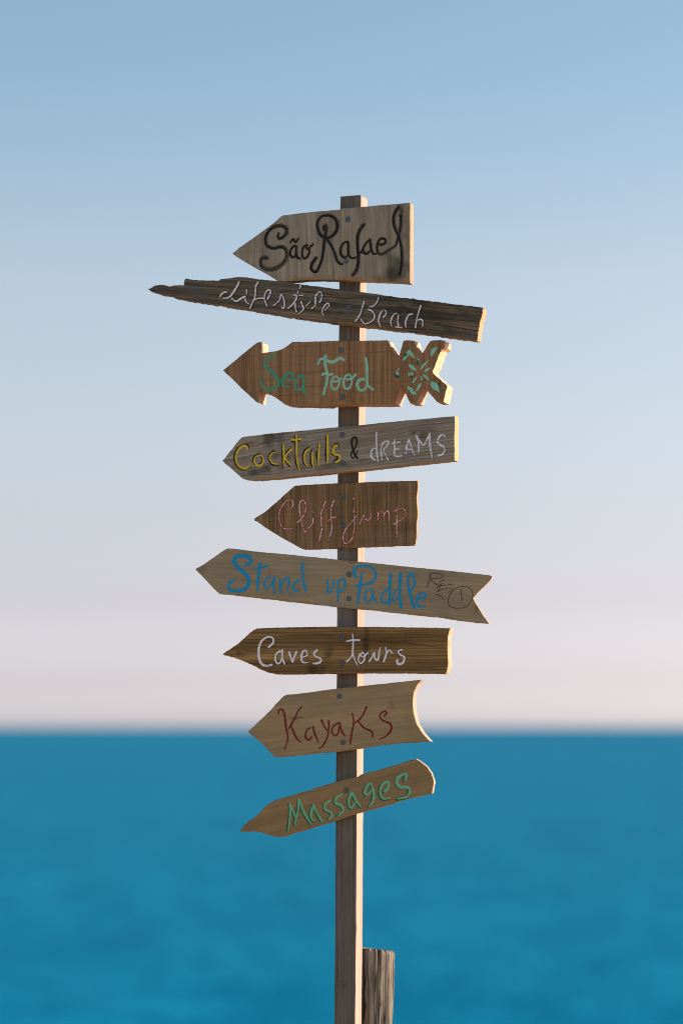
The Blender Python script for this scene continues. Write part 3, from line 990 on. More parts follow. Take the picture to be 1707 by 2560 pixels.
# ---- board 4
b = Board('knotty weathered grey plank with yellow and white lettering', 29 * MM,
          px('D', [(40, 308), (60, 285), (90, 245), (130, 195), (160, 163), (175, 155), (250, 148), (330, 137), (450, 126), (600, 112), (770, 95), (900, 83), (1050, 68), (1200, 53), (1350, 40), (1510, 25),
                   (1508, 100), (1506, 200), (1507, 305), (1420, 314), (1300, 326), (1150, 343), (1000, 358), (900, 370), (800, 380), (650, 394), (500, 408), (380, 420), (270, 428), (205, 430), (180, 426),
                   (165, 418), (120, 380), (80, 345)][::-1]),
          W_D, groove=1.0, gwide=1.1, seed=4, tilt=5.3, edge_r=1.3,
          knots=[('D', (1310, 145), 10, .75, 1.3), ('D', (1245, 132), 3, 1.0, 1.6), ('D', (875, 185), 7, .6, 1.0), ('D', (455, 278), 9, .6, .7), ('D', (335, 355), 9, .7, 1.0), ('D', (400, 345), 9, .6, .7), ('D', (380, 275), 7, .6, 1.6),
                 ('D', (225, 200), 6, .45, 1.6), ('D', (130, 350), 6, .4, 1.4), ('D', (250, 285), 5, .35, 2.0)],
          cracks=[('D', [(900, 300), (1050, 290), (1250, 262), (1450, 240)], .7, .8), ('D', [(830, 350), (1000, 320), (1200, 300), (1400, 290)], .8, 1), ('D', [(250, 170), (420, 158), (560, 165), (700, 170)], .5, .5), ('D', [(380, 400), (420, 370), (450, 360)], .6, .6)],
          stains=[('D', (330, 175), (13, 22), .75), ('D', (410, 165), (10, 20), .5), ('D', (290, 375), (20, 10), .75), ('D', (480, 200), (24, 14), .35), ('D', (730, 345), (60, 9), .55), ('D', (560, 340), (40, 10), .4), ('D', (1320, 100), (40, 14), .25), ('D', (160, 270), (14, 26), .25)],
          wear=[('D', [(270, 436), (380, 428), (500, 416), (650, 402), (800, 388), (900, 378)], 6, 2.6), ('D', [(900, 378), (1000, 366), (1150, 350), (1300, 332), (1450, 318)], 4, 2), ('D', [(330, 133), (600, 108), (770, 91)], 4, 1.6)], raw_side=1.0)
b.letter('D1', split(P_BLACK, 1, P_YEL, 2), [([(475, 370), (465, 310), (400, 280), (320, 300), (230, 370), (165, 480), (145, 590), (160, 690), (210, 780), (290, 850), (370, 870), (430, 855), (515, 800)], 3.6),  # black strokes here and below paint the shaded wall of the carved groove
                                            ([(450, 400), (440, 340), (380, 315), (300, 350), (230, 440), (190, 540), (185, 640), (210, 730), (280, 810), (370, 843), (440, 825), (500, 785)], 5)])
b.letter('D1', split(P_BLACK, 2, P_YEL, 3), [([(745, 500), (680, 515), (610, 570), (575, 650), (600, 730), (650, 775)], 3.4), ([(760, 560), (790, 620), (780, 690), (740, 730), (700, 745)], 2.8),
                                            ([(740, 527), (660, 560), (610, 630), (615, 700), (660, 760), (720, 780), (790, 740), (815, 660), (800, 580), (745, 525)], 4.6)])
b.letter('D1', split(P_BLACK, 1, P_YEL, 2), [([(1080, 440), (1010, 460), (950, 520), (935, 600), (960, 690), (1020, 755), (1140, 765)], 3.6), ([(1090, 470), (1030, 480), (975, 540), (962, 600), (985, 670), (1040, 725), (1135, 738)], 3.4)])
b.letter('D1', split(P_BLACK, 3, P_YEL, 6), [([(1255, 295), (1250, 450), (1250, 600), (1260, 850)], 3), ([(1450, 370), (1380, 430), (1310, 510)], 3.2), ([(1290, 590), (1350, 700), (1420, 800)], 3),
                                            ([(1275, 300), (1285, 450), (1290, 600), (1290, 760)], 4.6), ([(1460, 400), (1390, 470), (1320, 560)], 4.6), ([(1300, 560), (1350, 650), (1440, 760)], 4.6)])
b.letter('D2', split(P_BLACK, 4, P_YEL, 6), [([(292, 75), (290, 140)], 3), ([(225, 187), (280, 190)], 3.3), ([(340, 172), (390, 168)], 3), ([(298, 200), (300, 400), (305, 560), (330, 660), (360, 740)], 3),
                                            ([(320, 70), (325, 200), (325, 350), (330, 500), (350, 640), (375, 740)], 5), ([(225, 150), (320, 150), (430, 130)], 4.5)])
b.letter('D2', split(P_BLACK, 2, P_YEL, 4), [([(580, 295), (520, 325), (460, 410), (445, 500), (460, 600), (505, 660), (545, 685)], 3.2), ([(630, 350), (605, 400), (600, 500), (605, 600), (640, 690)], 3.2),
                                            ([(585, 315), (520, 370), (482, 450), (477, 540), (500, 610), (535, 665)], 4.4), ([(632, 400), (632, 500), (640, 600), (655, 680)], 4.4)])
b.letter('D2', split(P_BLACK, 2, P_YEL, 4), [([(742, 255), (740, 300)], 2.6), ([(715, 365), (715, 460), (730, 560), (745, 630)], 3.2), ([(768, 250), (770, 305)], 5), ([(770, 350), (760, 450), (755, 560), (760, 645)], 4.6)])
b.letter('D2', split(P_BLACK, 1, P_YEL, 2), [([(903, 85), (897, 250), (893, 420), (900, 585)], 3.2), ([(930, 70), (932, 250), (935, 420), (930, 585)], 5.2)])
b.letter('D2', split(P_BLACK, 1, P_YEL, 2), [([(1145, 280), (1130, 235), (1080, 235), (1030, 290), (1010, 380), (1030, 440), (1100, 470), (1130, 510), (1090, 545), (1050, 585)], 3.4),
                                            ([(1120, 265), (1080, 270), (1042, 330), (1042, 400), (1080, 440), (1150, 455), (1172, 520), (1140, 570), (1090, 585)], 5.8)])
b.letter('D2', one(P_BLACK), [([(1515, 515), (1470, 450), (1430, 350), (1405, 230), (1412, 140), (1465, 100), (1505, 150), (1500, 240), (1450, 340), (1400, 410), (1390, 470), (1430, 515), (1470, 470), (1520, 370)], 3.8)])
LD = two(P_UNDER, 1.25, (.5, -.4), P_CHALK, 1.0)
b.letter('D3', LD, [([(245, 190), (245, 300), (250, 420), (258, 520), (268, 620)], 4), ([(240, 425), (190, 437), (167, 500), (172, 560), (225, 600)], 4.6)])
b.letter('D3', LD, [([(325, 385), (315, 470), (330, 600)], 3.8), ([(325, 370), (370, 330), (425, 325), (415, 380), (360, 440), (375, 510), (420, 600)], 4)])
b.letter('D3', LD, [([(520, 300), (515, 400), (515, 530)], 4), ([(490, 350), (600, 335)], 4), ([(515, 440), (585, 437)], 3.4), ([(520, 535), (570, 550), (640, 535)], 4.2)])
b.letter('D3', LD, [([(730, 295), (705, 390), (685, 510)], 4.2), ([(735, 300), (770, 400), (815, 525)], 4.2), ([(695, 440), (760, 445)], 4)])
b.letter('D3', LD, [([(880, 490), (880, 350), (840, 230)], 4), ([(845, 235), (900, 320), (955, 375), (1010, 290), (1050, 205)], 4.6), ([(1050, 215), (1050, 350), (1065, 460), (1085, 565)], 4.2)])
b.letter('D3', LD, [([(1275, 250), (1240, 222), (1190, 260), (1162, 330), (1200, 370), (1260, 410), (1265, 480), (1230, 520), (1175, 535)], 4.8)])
b.screws = [('D', (797, 143)), ('D', (797, 322))]
BOARDS.append(b)

# ---- board 5
b = Board('short dark brown sawn arrow with red and white script and wavy end', 9 * MM,
          px('E', [(55, 380), (62, 375), (100, 352), (150, 318), (200, 275), (280, 208), (360, 135), (410, 92), (430, 85), (500, 80), (600, 74), (800, 65), (985, 57), (1150, 50), (1350, 44), (1500, 42), (1510, 48),
                   (1512, 90), (1505, 150), (1500, 200), (1503, 260), (1510, 320), (1506, 370), (1498, 430), (1500, 500), (1497, 560), (1490, 605), (1478, 617), (1350, 624), (1200, 630), (1000, 637),
                   (800, 645), (650, 652), (510, 655), (480, 650), (400, 605), (300, 550), (200, 490), (120, 435), (80, 405), (58, 400)][::-1]),
          W_E, vertical=True, groove=.7, gwide=1.6, seed=5, tilt=1.5, edge_r=1.2, wob=.4,
          stains=[('E', (1400, 460), (50, 10), .4), ('E', (1250, 200), (30, 30), .25), ('E', (200, 300), (20, 20), .2)],
          wear=[('E', [(480, 655), (650, 657), (1000, 642), (1350, 630)], 2.5, 1.2)])
LE = two(P_RED, 1.0, (.5, -.3), P_PINK, .62, (-.2, .3), ux=3.6)
for st in ([([(370, 300), (400, 265), (395, 225), (365, 212), (325, 240), (290, 290), (277, 350), (285, 420), (310, 460), (350, 473), (395, 470)], 3.4)],
           [([(440, 415), (475, 380), (510, 320), (515, 260), (495, 222), (467, 227), (458, 280), (465, 350), (480, 420), (505, 500)], 3.2)],
           [([(571, 318), (577, 322)], 3.4), ([(510, 500), (540, 465), (575, 425), (578, 380)], 3.2)],
           [([(690, 228), (665, 290), (650, 350), (655, 430), (655, 490), (635, 580)], 4.2), ([(640, 402), (675, 372)], 1.6)],
           [([(768, 215), (740, 290), (738, 360), (745, 430), (740, 500), (715, 570)], 3.6), ([(710, 403), (740, 375), (785, 365)], 2)],
           [([(942, 192), (942, 206)], 4.4), ([(942, 285), (945, 340), (948, 400), (945, 480), (925, 560), (870, 603), (850, 570), (852, 515), (885, 455), (930, 400), (970, 350)], 3)],
           [([(990, 435), (1010, 395), (1030, 350), (1040, 380), (1070, 395), (1090, 370), (1098, 335)], 2.8)],
           [([(1150, 300), (1158, 350), (1155, 405)], 2.8), ([(1160, 340), (1190, 320), (1210, 345), (1210, 400)], 2.4), ([(1210, 345), (1240, 312), (1255, 340), (1255, 400)], 2.8)],
           [([(1328, 285), (1328, 360), (1322, 450), (1326, 540)], 3), ([(1292, 318), (1330, 300), (1380, 290), (1403, 320), (1390, 370), (1340, 405), (1295, 430)], 2.8)]):
    b.letter('E', LE, st)
b.screws = [('E', (842, 183)), ('E', (842, 439))]
BOARDS.append(b)

# ---- board 6
b = Board('long thin plywood arrow with swallowtail end and blue lettering', 7 * MM,
          px('F1', [(35, 243), (42, 238), (80, 220), (150, 175), (250, 105), (310, 62), (345, 43), (420, 48), (600, 70), (800, 90), (1000, 108), (1200, 130), (1411, 151)]) +
          px('F2', [(100, 160), (200, 172), (400, 190), (600, 212), (800, 232), (1000, 252), (1200, 272), (1400, 295), (1500, 306), (1527, 318), (1515, 345), (1460, 405), (1400, 460), (1365, 500), (1340, 530),
                    (1380, 605), (1430, 685), (1495, 780), (1400, 775), (1250, 758), (1130, 742), (1060, 730), (980, 718), (930, 715), (860, 708), (700, 690), (500, 668), (350, 650), (200, 640), (0, 618)]) +
          px('F1', [(1200, 595), (1000, 572), (800, 548), (600, 525), (400, 503), (270, 490), (240, 465), (150, 370), (90, 305), (45, 262)]),
          W_F, groove=0, seed=6, tilt=-5.8, edge_r=.9, wob=.25,
          knots=[('F1', (805, 160), 1.5, .6, 1), ('F2', (1385, 610), 5, .55, .5)],
          stains=[('F2', (900, 300), (60, 18), .15), ('F1', (90, 260), (16, 12), .3), ('F2', (1380, 620), (6, 12), .6), ('F1', (760, 270), (8, 12), .2)],
          wear=[('F1', [(420, 508), (600, 530), (800, 552), (920, 565)], 5, 1.6), ('F1', [(1040, 580), (1200, 600)], 5, 1.2), ('F2', [(700, 695), (860, 712)], 5, 1.4), ('F2', [(1020, 728), (1140, 745)], 5, 1.4), ('F2', [(280, 648), (400, 660)], 4, 1.2)], raw_side=.8)
b.outline = b.outline[::-1]
LF = one(P_BLUE)
for reg, st in (('F1', [([(530, 205), (565, 195), (580, 160), (550, 125), (490, 115), (430, 130), (415, 170), (440, 220), (500, 270), (550, 330), (560, 390), (520, 440), (450, 462), (380, 452), (357, 420), (370, 380), (405, 357)], 8)]),
                ('F1', [([(668, 195), (660, 260), (650, 350), (640, 450)], 7.4), ([(615, 242), (680, 230), (750, 212)], 4.4)]),
                ('F1', [([(770, 325), (730, 345), (705, 390), (725, 432), (760, 415), (800, 350)], 4.4), ([(808, 325), (798, 400), (812, 480)], 5.2)]),
                ('F1', [([(865, 340), (860, 400), (870, 490)], 4.4), ([(868, 420), (900, 360), (940, 335), (950, 380), (940, 440), (950, 490)], 4.4)]),
                ('F1', [([(1055, 355), (1015, 375), (993, 420), (1010, 460), (1055, 440)], 4.6), ([(1080, 190), (1085, 300), (1100, 400), (1118, 465)], 5.6)]),
                ('F1', [([(1325, 350), (1332, 410), (1320, 480)], 4.2), ([(1325, 450), (1350, 475), (1380, 430), (1390, 350)], 4.2)]),
                ('F1', [([(1432, 360), (1432, 450), (1426, 560)], 4.4), ([(1435, 375), (1470, 345), (1498, 360), (1495, 420), (1465, 465), (1440, 457)], 4.4)]),
                ('F2', [([(195, 325), (175, 280), (195, 232), (250, 213), (330, 222), (380, 262), (388, 320), (350, 375), (280, 400), (200, 408)], 5.8), ([(250, 290), (235, 400), (225, 490), (212, 570)], 5.8)]),
                ('F2', [([(345, 440), (295, 470), (280, 530), (310, 568), (350, 530), (360, 460)], 4.4), ([(358, 450), (368, 530), (405, 575)], 4.8)]),
                ('F2', [([(500, 450), (455, 490), (440, 540), (465, 578), (510, 570)], 5), ([(535, 280), (528, 400), (520, 585)], 6.2)]),
                ('F2', [([(590, 455), (555, 500), (552, 545), (585, 548), (615, 510)], 4.4), ([(630, 290), (625, 400), (625, 500), (635, 620)], 7)]),
                ('F2', [([(765, 622), (730, 520), (705, 400), (710, 320), (738, 285), (763, 330), (768, 400), (735, 448)], 6.2)]),
                ('F2', [([(800, 535), (850, 530), (878, 500), (860, 477), (815, 490), (790, 550), (803, 605), (860, 615)], 5)])):
    b.letter(reg, LF, st)
b.letter('F3', one(P_PENCIL), [([(155, 480), (190, 470), (230, 360), (255, 220), (250, 170), (310, 130), (480, 150), (590, 185), (600, 220), (540, 260), (400, 270), (280, 290)], 1.7), ([(280, 300), (340, 370), (470, 460), (500, 470)], 1.7)])
b.letter('F3', one(P_PENCIL), [([(480, 380), (480, 450)], 1.4), ([(640, 315), (560, 335), (500, 380)], 1.4), ([(490, 480), (570, 400), (540, 460), (660, 445)], 1.4), ([(720, 445), (850, 430)], 1.4),
                               ([(390, 540), (470, 500), (520, 490), (450, 620), (540, 570), (740, 525), (870, 555), (720, 640)], 1.4), ([(400, 690), (500, 715), (560, 760), (610, 820)], 1.6)], 'scribble')
b.letter('F3', one(P_PENCIL), [([(880, 570), (820, 620), (760, 740), (727, 860), (747, 960), (830, 1030), (980, 1050), (1150, 1030), (1270, 950), (1350, 820), (1373, 700), (1340, 590), (1260, 510), (1130, 487), (1000, 500), (890, 565)], 1.6),
                               ([(1060, 565), (1075, 700), (1095, 860)], 1.7)], 'circled_number')
b.letter('F2', one(P_PENCIL), [([(122, 166), (150, 188), (192, 176)], 1.6)], 'painted_mark')
b.screws = [('F1', (1538, 297)), ('F1', (1535, 535))]
BOARDS.append(b)

# ---- board 7
b = Board('dark honey-brown plank arrow with white lettering and a knot at its tip', 30 * MM,
          px('G', [(42, 196), (55, 187), (100, 158), (150, 122), (200, 78), (240, 42), (265, 30), (290, 27), (400, 24), (600, 19), (800, 17), (1000, 18), (1200, 21), (1400, 25), (1522, 27), (1518, 60), (1512, 100),
                   (1510, 160), (1515, 230), (1514, 270), (1505, 315), (1498, 325), (1400, 324), (1200, 322), (1000, 322), (800, 324), (600, 327), (500, 329), (385, 328), (375, 323), (340, 318), (300, 300),
                   (220, 262), (140, 228), (90, 212), (55, 205)][::-1]),
          W_G, groove=.6, gwide=1.3, seed=7, tilt=0.0, edge_r=1.4, wob=.4,
          knots=[('G', (148, 188), 8, .6, 1.1), ('G', (1080, 226), 3, .9, 1.8), ('G', (105, 205), 3, .5, 1)],
          cracks=[('G', [(980, 115), (1150, 118), (1300, 130), (1420, 148), (1510, 160)], 1.1, 1.4), ('G', [(280, 275), (500, 275), (700, 272), (900, 280)], .9, 1), ('G', [(740, 35), (850, 40), (960, 38)], 1.2, 1), ('G', [(705, 74), (760, 74)], 1.2, 1),
                  ('G', [(1310, 285), (1380, 283), (1450, 282)], 1.2, 1.2), ('G', [(1280, 255), (1330, 250), (1380, 253)], 1, 1), ('G', [(1000, 45), (1200, 50), (1400, 70)], .7, .8)],
          stains=[('G', (980, 130), (7, 70), .7), ('G', (1235, 70), (5, 30), .3), ('G', (735, 200), (12, 12), .65), ('G', (640, 300), (16, 8), .7), ('G', (695, 290), (8, 8), .6), ('G', (750, 155), (10, 10), .5), ('G', (1150, 150), (10, 16), .3)],
          wear=[('G', [(240, 276), (300, 306), (375, 330), (500, 334)], 3, 1.6)])
LG = two(P_SHADE_OUTLINE, 1.25, (.3, -.5), P_WHITE2, 1.0)  # dark outline under the white strokes
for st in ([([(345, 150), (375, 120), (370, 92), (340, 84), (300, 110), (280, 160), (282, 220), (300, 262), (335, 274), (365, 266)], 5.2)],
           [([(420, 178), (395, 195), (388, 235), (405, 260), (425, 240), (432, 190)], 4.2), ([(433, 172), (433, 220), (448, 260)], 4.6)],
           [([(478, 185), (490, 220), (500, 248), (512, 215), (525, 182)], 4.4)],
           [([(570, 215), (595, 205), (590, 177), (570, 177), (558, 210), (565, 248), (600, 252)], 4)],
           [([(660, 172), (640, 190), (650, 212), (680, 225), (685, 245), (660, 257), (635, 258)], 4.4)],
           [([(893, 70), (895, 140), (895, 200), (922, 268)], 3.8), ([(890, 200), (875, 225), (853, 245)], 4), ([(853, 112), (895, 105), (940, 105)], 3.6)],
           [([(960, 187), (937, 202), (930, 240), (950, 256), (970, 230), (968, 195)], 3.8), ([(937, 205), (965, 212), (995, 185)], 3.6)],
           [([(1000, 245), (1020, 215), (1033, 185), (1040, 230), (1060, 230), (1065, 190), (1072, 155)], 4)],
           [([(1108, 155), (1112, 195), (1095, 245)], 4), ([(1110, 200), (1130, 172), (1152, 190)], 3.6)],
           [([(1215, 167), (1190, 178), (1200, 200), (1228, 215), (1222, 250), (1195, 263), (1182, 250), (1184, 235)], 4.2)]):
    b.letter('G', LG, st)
b.screws = [('G', (823, 92)), ('G', (819, 255))]
BOARDS.append(b)

# ---- board 8
b = Board('pale pine arrow with a concave fishtail end and maroon lettering', 23 * MM,
          px('H', [(62, 438), (75, 423), (130, 370), (180, 325), (240, 265), (300, 200), (345, 155), (365, 146), (450, 140), (600, 120), (750, 100), (820, 92), (920, 82), (1100, 63), (1250, 47), (1420, 28),
                   (1385, 72), (1362, 125), (1353, 180), (1354, 235), (1362, 300), (1385, 378), (1430, 452), (1487, 513), (1350, 522), (1200, 533), (1050, 550), (920, 572), (750, 595), (600, 608), (450, 622),
                   (350, 632), (285, 636), (265, 628), (230, 590), (190, 545), (140, 503), (100, 470)][::-1]),
          W_H, groove=.5, gwide=1.2, seed=8, tilt=5.6, edge_r=1.2, wob=.3,
          cracks=[('H', [(390, 328), (440, 325), (495, 322)], .9, .6)], stains=[('H', (1185, 225), (9, 12), .35), ('H', (450, 325), (18, 3), .4), ('H', (1320, 330), (12, 40), .15), ('H', (200, 560), (12, 14), .2)],
          wear=[('H', [(285, 640), (450, 628), (600, 614), (750, 600), (920, 578)], 3, 1.6), ('H', [(120, 490), (190, 550), (250, 618)], 3, 1.4)], raw_side=1.0)
LH = one(P_MAROON)
for st in ([([(302, 295), (305, 268), (330, 262), (350, 310), (360, 400), (375, 470), (370, 520), (350, 575)], 4), ([(485, 240), (455, 275), (430, 330), (395, 390), (380, 415)], 3.8), ([(400, 385), (420, 440), (450, 495), (480, 518)], 4)],
           [([(550, 405), (520, 430), (515, 480), (540, 500), (562, 478)], 4.2), ([(572, 395), (585, 450), (612, 515)], 4)],
           [([(638, 345), (660, 395), (685, 430)], 4), ([(695, 350), (695, 420), (680, 490), (650, 545), (622, 567)], 4)],
           [([(770, 370), (735, 390), (718, 430), (740, 467), (768, 450), (775, 400)], 4), ([(780, 365), (795, 430), (820, 470)], 4)],
           [([(880, 295), (890, 370), (875, 450), (862, 535)], 3.8), ([(992, 242), (960, 310), (925, 350), (895, 370)], 3.8), ([(925, 355), (970, 405), (1030, 435), (1042, 478)], 3.8)],
           [([(1128, 310), (1147, 295), (1140, 277), (1110, 285), (1095, 320), (1120, 350), (1170, 370), (1187, 410), (1165, 450), (1130, 480), (1093, 497)], 4.2)]):
    b.letter('H', LH, st)
b.screws = [('H', (777, 159)), ('H', (806, 521))]
BOARDS.append(b)

# ---- board 9
b = Board('small golden-brown arrow slanting upwards with green carved lettering', 12 * MM,
          px('I', [(25, 578), (45, 555), (75, 520), (100, 492), (120, 485), (150, 465), (200, 415), (240, 375), (275, 350), (310, 338), (400, 310), (500, 280), (560, 265), (640, 235), (765, 200), (850, 175), (935, 160),
                   (960, 142), (1100, 105), (1250, 60), (1380, 22), (1420, 45), (1470, 90), (1500, 135), (1518, 190), (1520, 210), (1510, 250), (1504, 288), (1440, 300), (1370, 318), (1300, 335), (1230, 358), (1140, 385),
                   (1050, 410), (900, 452), (765, 500), (640, 535), (500, 580), (400, 608), (350, 622), (320, 626), (280, 615), (220, 597), (150, 578), (80, 582)][::-1]),
          W_I, groove=1.1, gwide=1.25, seed=9, tilt=15.5, edge_r=1.6, wob=.45,
          stains=[('I', (300, 430), (14, 40), .12)],
          wear=[('I', [(150, 585), (220, 602), (320, 632), (400, 615)], 5, 1.6), ('I', [(400, 615), (640, 542), (900, 460), (1230, 365), (1440, 306)], 4, 1.5), ('I', [(850, 170), (930, 158)], 5, 1.5)], raw_side=1.0)
LI = two(P_DGREEN, .9, (-2.7, -.4), P_GREEN, .84, (.7, .1))
for st in ([([(412, 365), (415, 450), (400, 570)], 5.4), ([(415, 370), (440, 430), (465, 490)], 5.4), ([(480, 335), (475, 420), (450, 525)], 5.4), ([(485, 340), (520, 430), (575, 525)], 6)],
           [([(595, 385), (575, 430), (578, 480), (600, 500)], 6), ([(592, 375), (620, 440), (660, 500)], 6)],
           [([(715, 345), (682, 375), (682, 410), (720, 430), (738, 455), (715, 485)], 6.8)],
           [([(810, 295), (767, 325), (767, 362), (808, 382), (822, 420), (780, 460)], 6.8)],
           [([(885, 285), (867, 330), (865, 375), (885, 398), (912, 360)], 6.6), ([(895, 290), (920, 340), (955, 388)], 7)],
           [([(1050, 250), (1030, 212), (1002, 235), (988, 280), (1012, 298), (1040, 262)], 6.4), ([(1045, 240), (1056, 290), (1050, 350), (1022, 388)], 6.6)],
           [([(1140, 272), (1166, 245), (1170, 205), (1142, 203), (1112, 240), (1106, 290), (1130, 328), (1178, 323)], 7)],
           [([(1298, 182), (1308, 147), (1280, 142), (1242, 170), (1233, 208), (1262, 238), (1318, 242), (1333, 280), (1308, 313), (1243, 328)], 7.6)]):
    b.letter('I', LI, st)
b.screws = [('I', (846, 263))]
BOARDS.append(b)


for b in BOARDS:
    b.build()

# ------------------------------------------------------------------ the square post
def build_post():
    rows = [(850.2, 491), (846, 900), (842.6, 1400), (839.3, 2000), (837.8, 2300), (835.2, 2560), (829, 3100), (823, 3640), (821.5, 3880)]
    ys = np.concatenate([np.arange(491, 3880, 12.0), [3880]])
    xl = np.interp(ys, [r[1] for r in rows], [r[0] for r in rows])
    wdt, dep, r = 45.6 * MM, 45 * MM, 1.0 * MM
    # rounded square section, anticlockwise from above, starting at the front left
    sec = []
    for cx, cy, a0 in ((wdt - r, r, -90), (wdt - r, dep - r, 0), (r, dep - r, 90), (r, r, 180)):
        for i in range(4):
            a = R(a0 + i * 30)
            sec.append((cx + r * math.cos(a), cy + r * math.sin(a)))
    # extra points along the faces
    full = []
    for i, p in enumerate(sec):
        q = sec[(i + 1) % len(sec)]
        full.append(p)
        L = math.hypot(q[0] - p[0], q[1] - p[1])
        m = int(L / (5 * MM))
        for j in range(1, m):
            full.append((p[0] + (q[0] - p[0]) * j / m, p[1] + (q[1] - p[1]) * j / m))
    sec = np.array(full)
    n = len(sec)
    V, GC = [], []
    wv = Waves(3, 6, 60, 20, 31)
    for k2, (y, x) in enumerate(zip(ys, xl)):
        X0, Z = to_plane(x, y, 0.0)
        q = np.stack([X0 + sec[:, 0], sec[:, 1], np.full(n, Z)], 1)
        if k2 == 0:
            q[:, 2] += wv(q) * .35 * MM
        d = wv(q) * .18 * MM
        ctr = np.array([X0 + wdt / 2, dep / 2, 0])
        dirv = q - ctr
        dirv[:, 2] = 0
        q[:, :2] += (dirv / (np.linalg.norm(dirv, axis=1)[:, None])) [:, :2] * d[:, None]
        q[:, 1] = np.maximum(q[:, 1], 0.0)
        V.append(q)
        GC.append(np.stack([q[:, 2], q[:, 0] * 1.0, q[:, 1]], 1))
    V = np.vstack(V)
    GC = np.vstack(GC)
    F = []
    for j in range(len(ys) - 1):
        for i in range(n):
            a, b2 = j * n + i, j * n + (i + 1) % n
            F.append((a, a + n, b2 + n, b2))
    F.append(tuple(range(n)))
    F.append(tuple(reversed([(len(ys) - 1) * n + i for i in range(n)])))
    sm = [True] * (len(F) - 2) + [False, False]
    o = mesh_obj('post', V, F, W_POST, root, smooth=sm)
    bm = bmesh.new()
    bm.from_mesh(o.data)
    bmesh.ops.recalc_face_normals(bm, faces=bm.faces)
    bm.to_mesh(o.data)
    bm.free()
    set_attr(o, 'gc', GC, 'FLOAT_VECTOR')
    z = np.zeros(len(V))
    set_attr(o, 'dark', z)
    set_attr(o, 'stain', z)
    # the planed side is fresher than the weathered front
    x_rel = V[:, 0] - np.repeat([to_plane(a, b2, 0)[0] for a, b2 in zip(xl, ys)], n)
    set_attr(o, 'raw', np.where((x_rel > wdt - .7 * MM) & (V[:, 1] > .8 * MM), .9, 0.0))
    x, zz = to_plane(*px('P', [(485, 980)])[0], 0.0)
    add_screw(o, x, -1.1 * MM, zz)
    # bent wire staple left in the top
    X, Z = to_plane(*px('A', [(1020, 42)])[0], 0.006)
    ln = catmull([(0, 0, -.002), (0, 0, .002), (.002, 0, .0045), (.006, .001, .005), (.009, .001, .0025), (.0095, .001, -.002)], .001)
    V2, F2 = [], []
    for i, p in enumerate(ln):
        t = ln[min(i + 1, len(ln) - 1)] - ln[max(i - 1, 0)]
        t = t / np.linalg.norm(t)
        u = np.cross(t, [0, 1, 0])
        u /= np.linalg.norm(u)
        v2 = np.cross(t, u)
        for j in range(8):
            a = j * math.pi / 4
            V2.append(p + (u * math.cos(a) + v2 * math.sin(a)) * .0007 + np.array([X, .012, Z]))
    for i in range(len(ln) - 1):
        for j in range(8):
            a, b2 = i * 8 + j, i * 8 + (j + 1) % 8
            F2.append((a, b2, b2 + 8, a + 8))
    mesh_obj('staple', V2, F2, M_WIRE, o, smooth=True)
    return o


build_post()


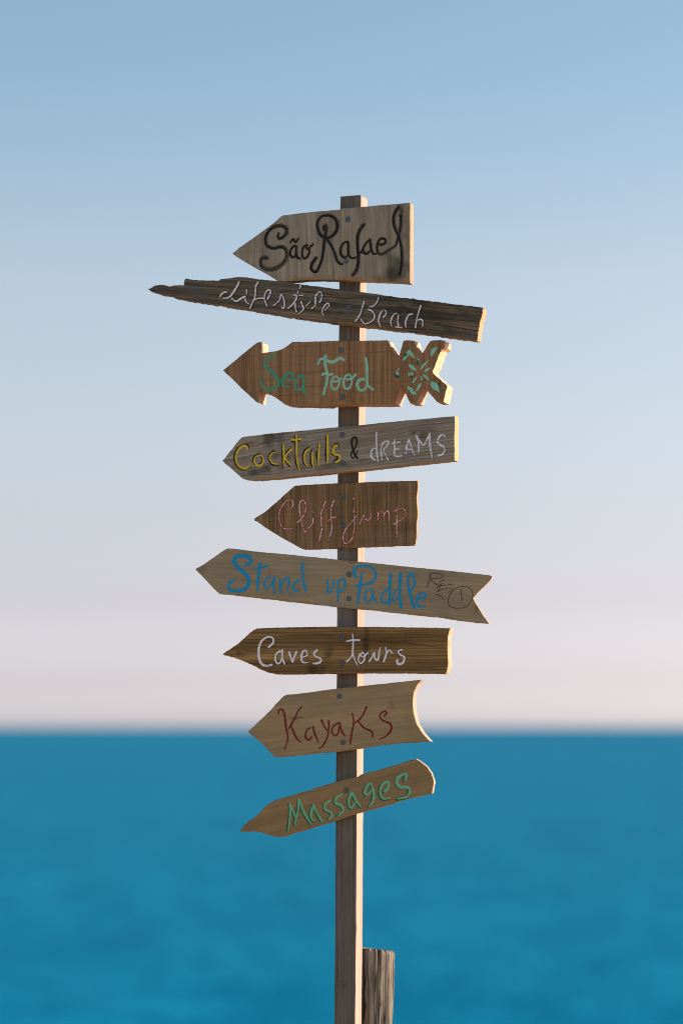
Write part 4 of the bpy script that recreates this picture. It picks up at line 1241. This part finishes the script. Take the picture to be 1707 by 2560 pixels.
# ------------------------------------------------------------------ the round timber behind
def build_log():
    Yd = DIST + .088
    top_z = EYE - (2372 - HORIZON) / FPX * Yd
    cx_top = (929.5 - PW / 2) / FPX * Yd
    lean = ((984 - 977.3) / FPX * Yd) / ((2560 - 2374) / FPX * Yd)
    lean *= .6
    rad = .0462
    nt_, nz = 150, 300
    z0 = -.06
    o_loc = Vector((cx_top - lean * top_z, Yd, 0))
    th = np.arange(nt_) / nt_ * 2 * np.pi
    rs = np.random.default_rng(5)
    zs = z0 + (top_z - z0) * (np.linspace(0, 1, nz) ** .55)
    TH, ZZ = np.meshgrid(th, zs)
    disp = np.zeros_like(TH)
    dark = np.zeros_like(TH)
    w1 = Waves(3, .5, 3, 12, 41)
    base = np.stack([np.cos(TH).ravel() * 2, np.sin(TH).ravel() * 2, ZZ.ravel() * 2.2], 1)
    disp += w1(base).reshape(TH.shape) * .0011
    w2 = Waves(3, 1.5, 7, 26, 42)
    base2 = np.stack([np.cos(TH + ZZ * .25).ravel() * 3.2, np.sin(TH + ZZ * .25).ravel() * 3.2, ZZ.ravel() * 1.1], 1)
    rid = w2(base2).reshape(TH.shape)
    disp -= np.abs(rid) * .0006
    w3 = Waves(3, 5, 16, 30, 47)
    base3 = np.stack([np.cos(TH + ZZ * .3).ravel() * 1.6, np.sin(TH + ZZ * .3).ravel() * 1.6, ZZ.ravel() * .9], 1)
    fib = w3(base3).reshape(TH.shape)
    disp += fib * .0005
    dark = np.maximum(dark, np.clip(-fib - .9, 0, .55))
    for c in range(110):
        t0 = rs.uniform(0, 2 * np.pi)
        if c < 12:
            t0 = R(rs.uniform(-110, 15))
        length = rs.uniform(.12, .8)
        zc = rs.uniform(0.0, top_z + .05)
        if c < 8:
            zc = top_z - rs.uniform(-.02, .12)
            length = rs.uniform(.2, .5)
        wdth = rs.uniform(.010, .028) * (1.6 if c < 5 else 1)
        dep = rs.uniform(.0015, .004) * (1.5 if c < 5 else 1)
        wob = rs.uniform(.02, .06) * np.sin(ZZ * rs.uniform(9, 22) + rs.uniform(0, 6)) + (ZZ - zc) * rs.uniform(-.35, .25)
        f = np.clip(1 - np.abs((ZZ - zc) / (length / 2)) ** 2, 0, 1)
        dt = np.abs((TH - t0 - wob + np.pi) % (2 * np.pi) - np.pi)
        g = np.clip(1 - dt / (wdth * (f + .001) ** .6 + 1e-4), 0, 1) * (f > 0)
        disp -= dep * g
        dark = np.maximum(dark, np.clip(g * 1.5, 0, 1) * .9)
    rr = rad + disp
    rr = rr - .004 * np.clip((ZZ - (top_z - .008)) / .008, 0, 1) ** 2 * (1 + .5 * fib)
    X = np.cos(TH) * rr + lean * ZZ
    Y = np.sin(TH) * rr
    Z = ZZ.copy()
    # cut top: falls to the right and away, ragged by the fibres
    fz = np.clip((ZZ - (top_z - .03)) / .03, 0, 1)
    Z += fz * (-.085 * (np.cos(TH) * rad) - .09 * np.sin(TH) * rad - .0006 + np.minimum(rid, 0) * .0012 - dark * .0022)
    V = np.stack([X.ravel(), Y.ravel(), Z.ravel()], 1)
    F = []
    for j in range(nz - 1):
        for i in range(nt_):
            a, b2 = j * nt_ + i, j * nt_ + (i + 1) % nt_
            F.append((a, b2, b2 + nt_, a + nt_))
    sm = [True] * len(F)
    last = (nz - 1) * nt_
    ext, ed = [], []
    prev = [last + i for i in range(nt_)]
    cnt = len(V)
    for s in (.985, .8, .5, .2):
        cur = []
        for i in range(nt_):
            p = V[last + i]
            q = np.array([lean * top_z, 0, top_z]) * (1 - s) + p * s
            q[2] += (.0008 if s < .99 else .0003) + rs.normal() * .0004
            ext.append(q)
            ed.append(.35 * (rs.random() < .2) + .25 * dark.reshape(nz, nt_)[-1, i] * s)
            cur.append(cnt)
            cnt += 1
        for i in range(nt_):
            F.append((prev[i], prev[(i + 1) % nt_], cur[(i + 1) % nt_], cur[i]))
            sm.append(False)
        prev = cur
    F.append(tuple(prev))
    sm.append(False)
    V = np.vstack([V, np.array(ext)])
    gc = np.stack([ZZ.ravel(), (TH * rad + ZZ * .012).ravel(), np.zeros(ZZ.size)], 1)
    egc = np.array([(q[2] * 3, q[0] * 2, q[1] * 2) for q in ext])
    o = mesh_obj('timber_post', V, F, W_LOG, smooth=sm)
    o.location = o_loc
    set_attr(o, 'gc', np.vstack([gc, egc]), 'FLOAT_VECTOR')
    set_attr(o, 'dark', np.concatenate([dark.ravel(), ed]))
    blot = Waves(3, .6, 3, 14, 44)(base).reshape(-1)
    set_attr(o, 'stain', np.concatenate([np.clip(blot * .5, 0, .6), np.zeros(len(ext))]))
    set_attr(o, 'raw', np.concatenate([np.clip(-blot * .4 - .1, 0, .5), np.full(len(ext), .3)]))
    o['label'] = 'short round grey timber post with split grain standing behind the square signpost'
    o['category'] = 'post'


build_log()
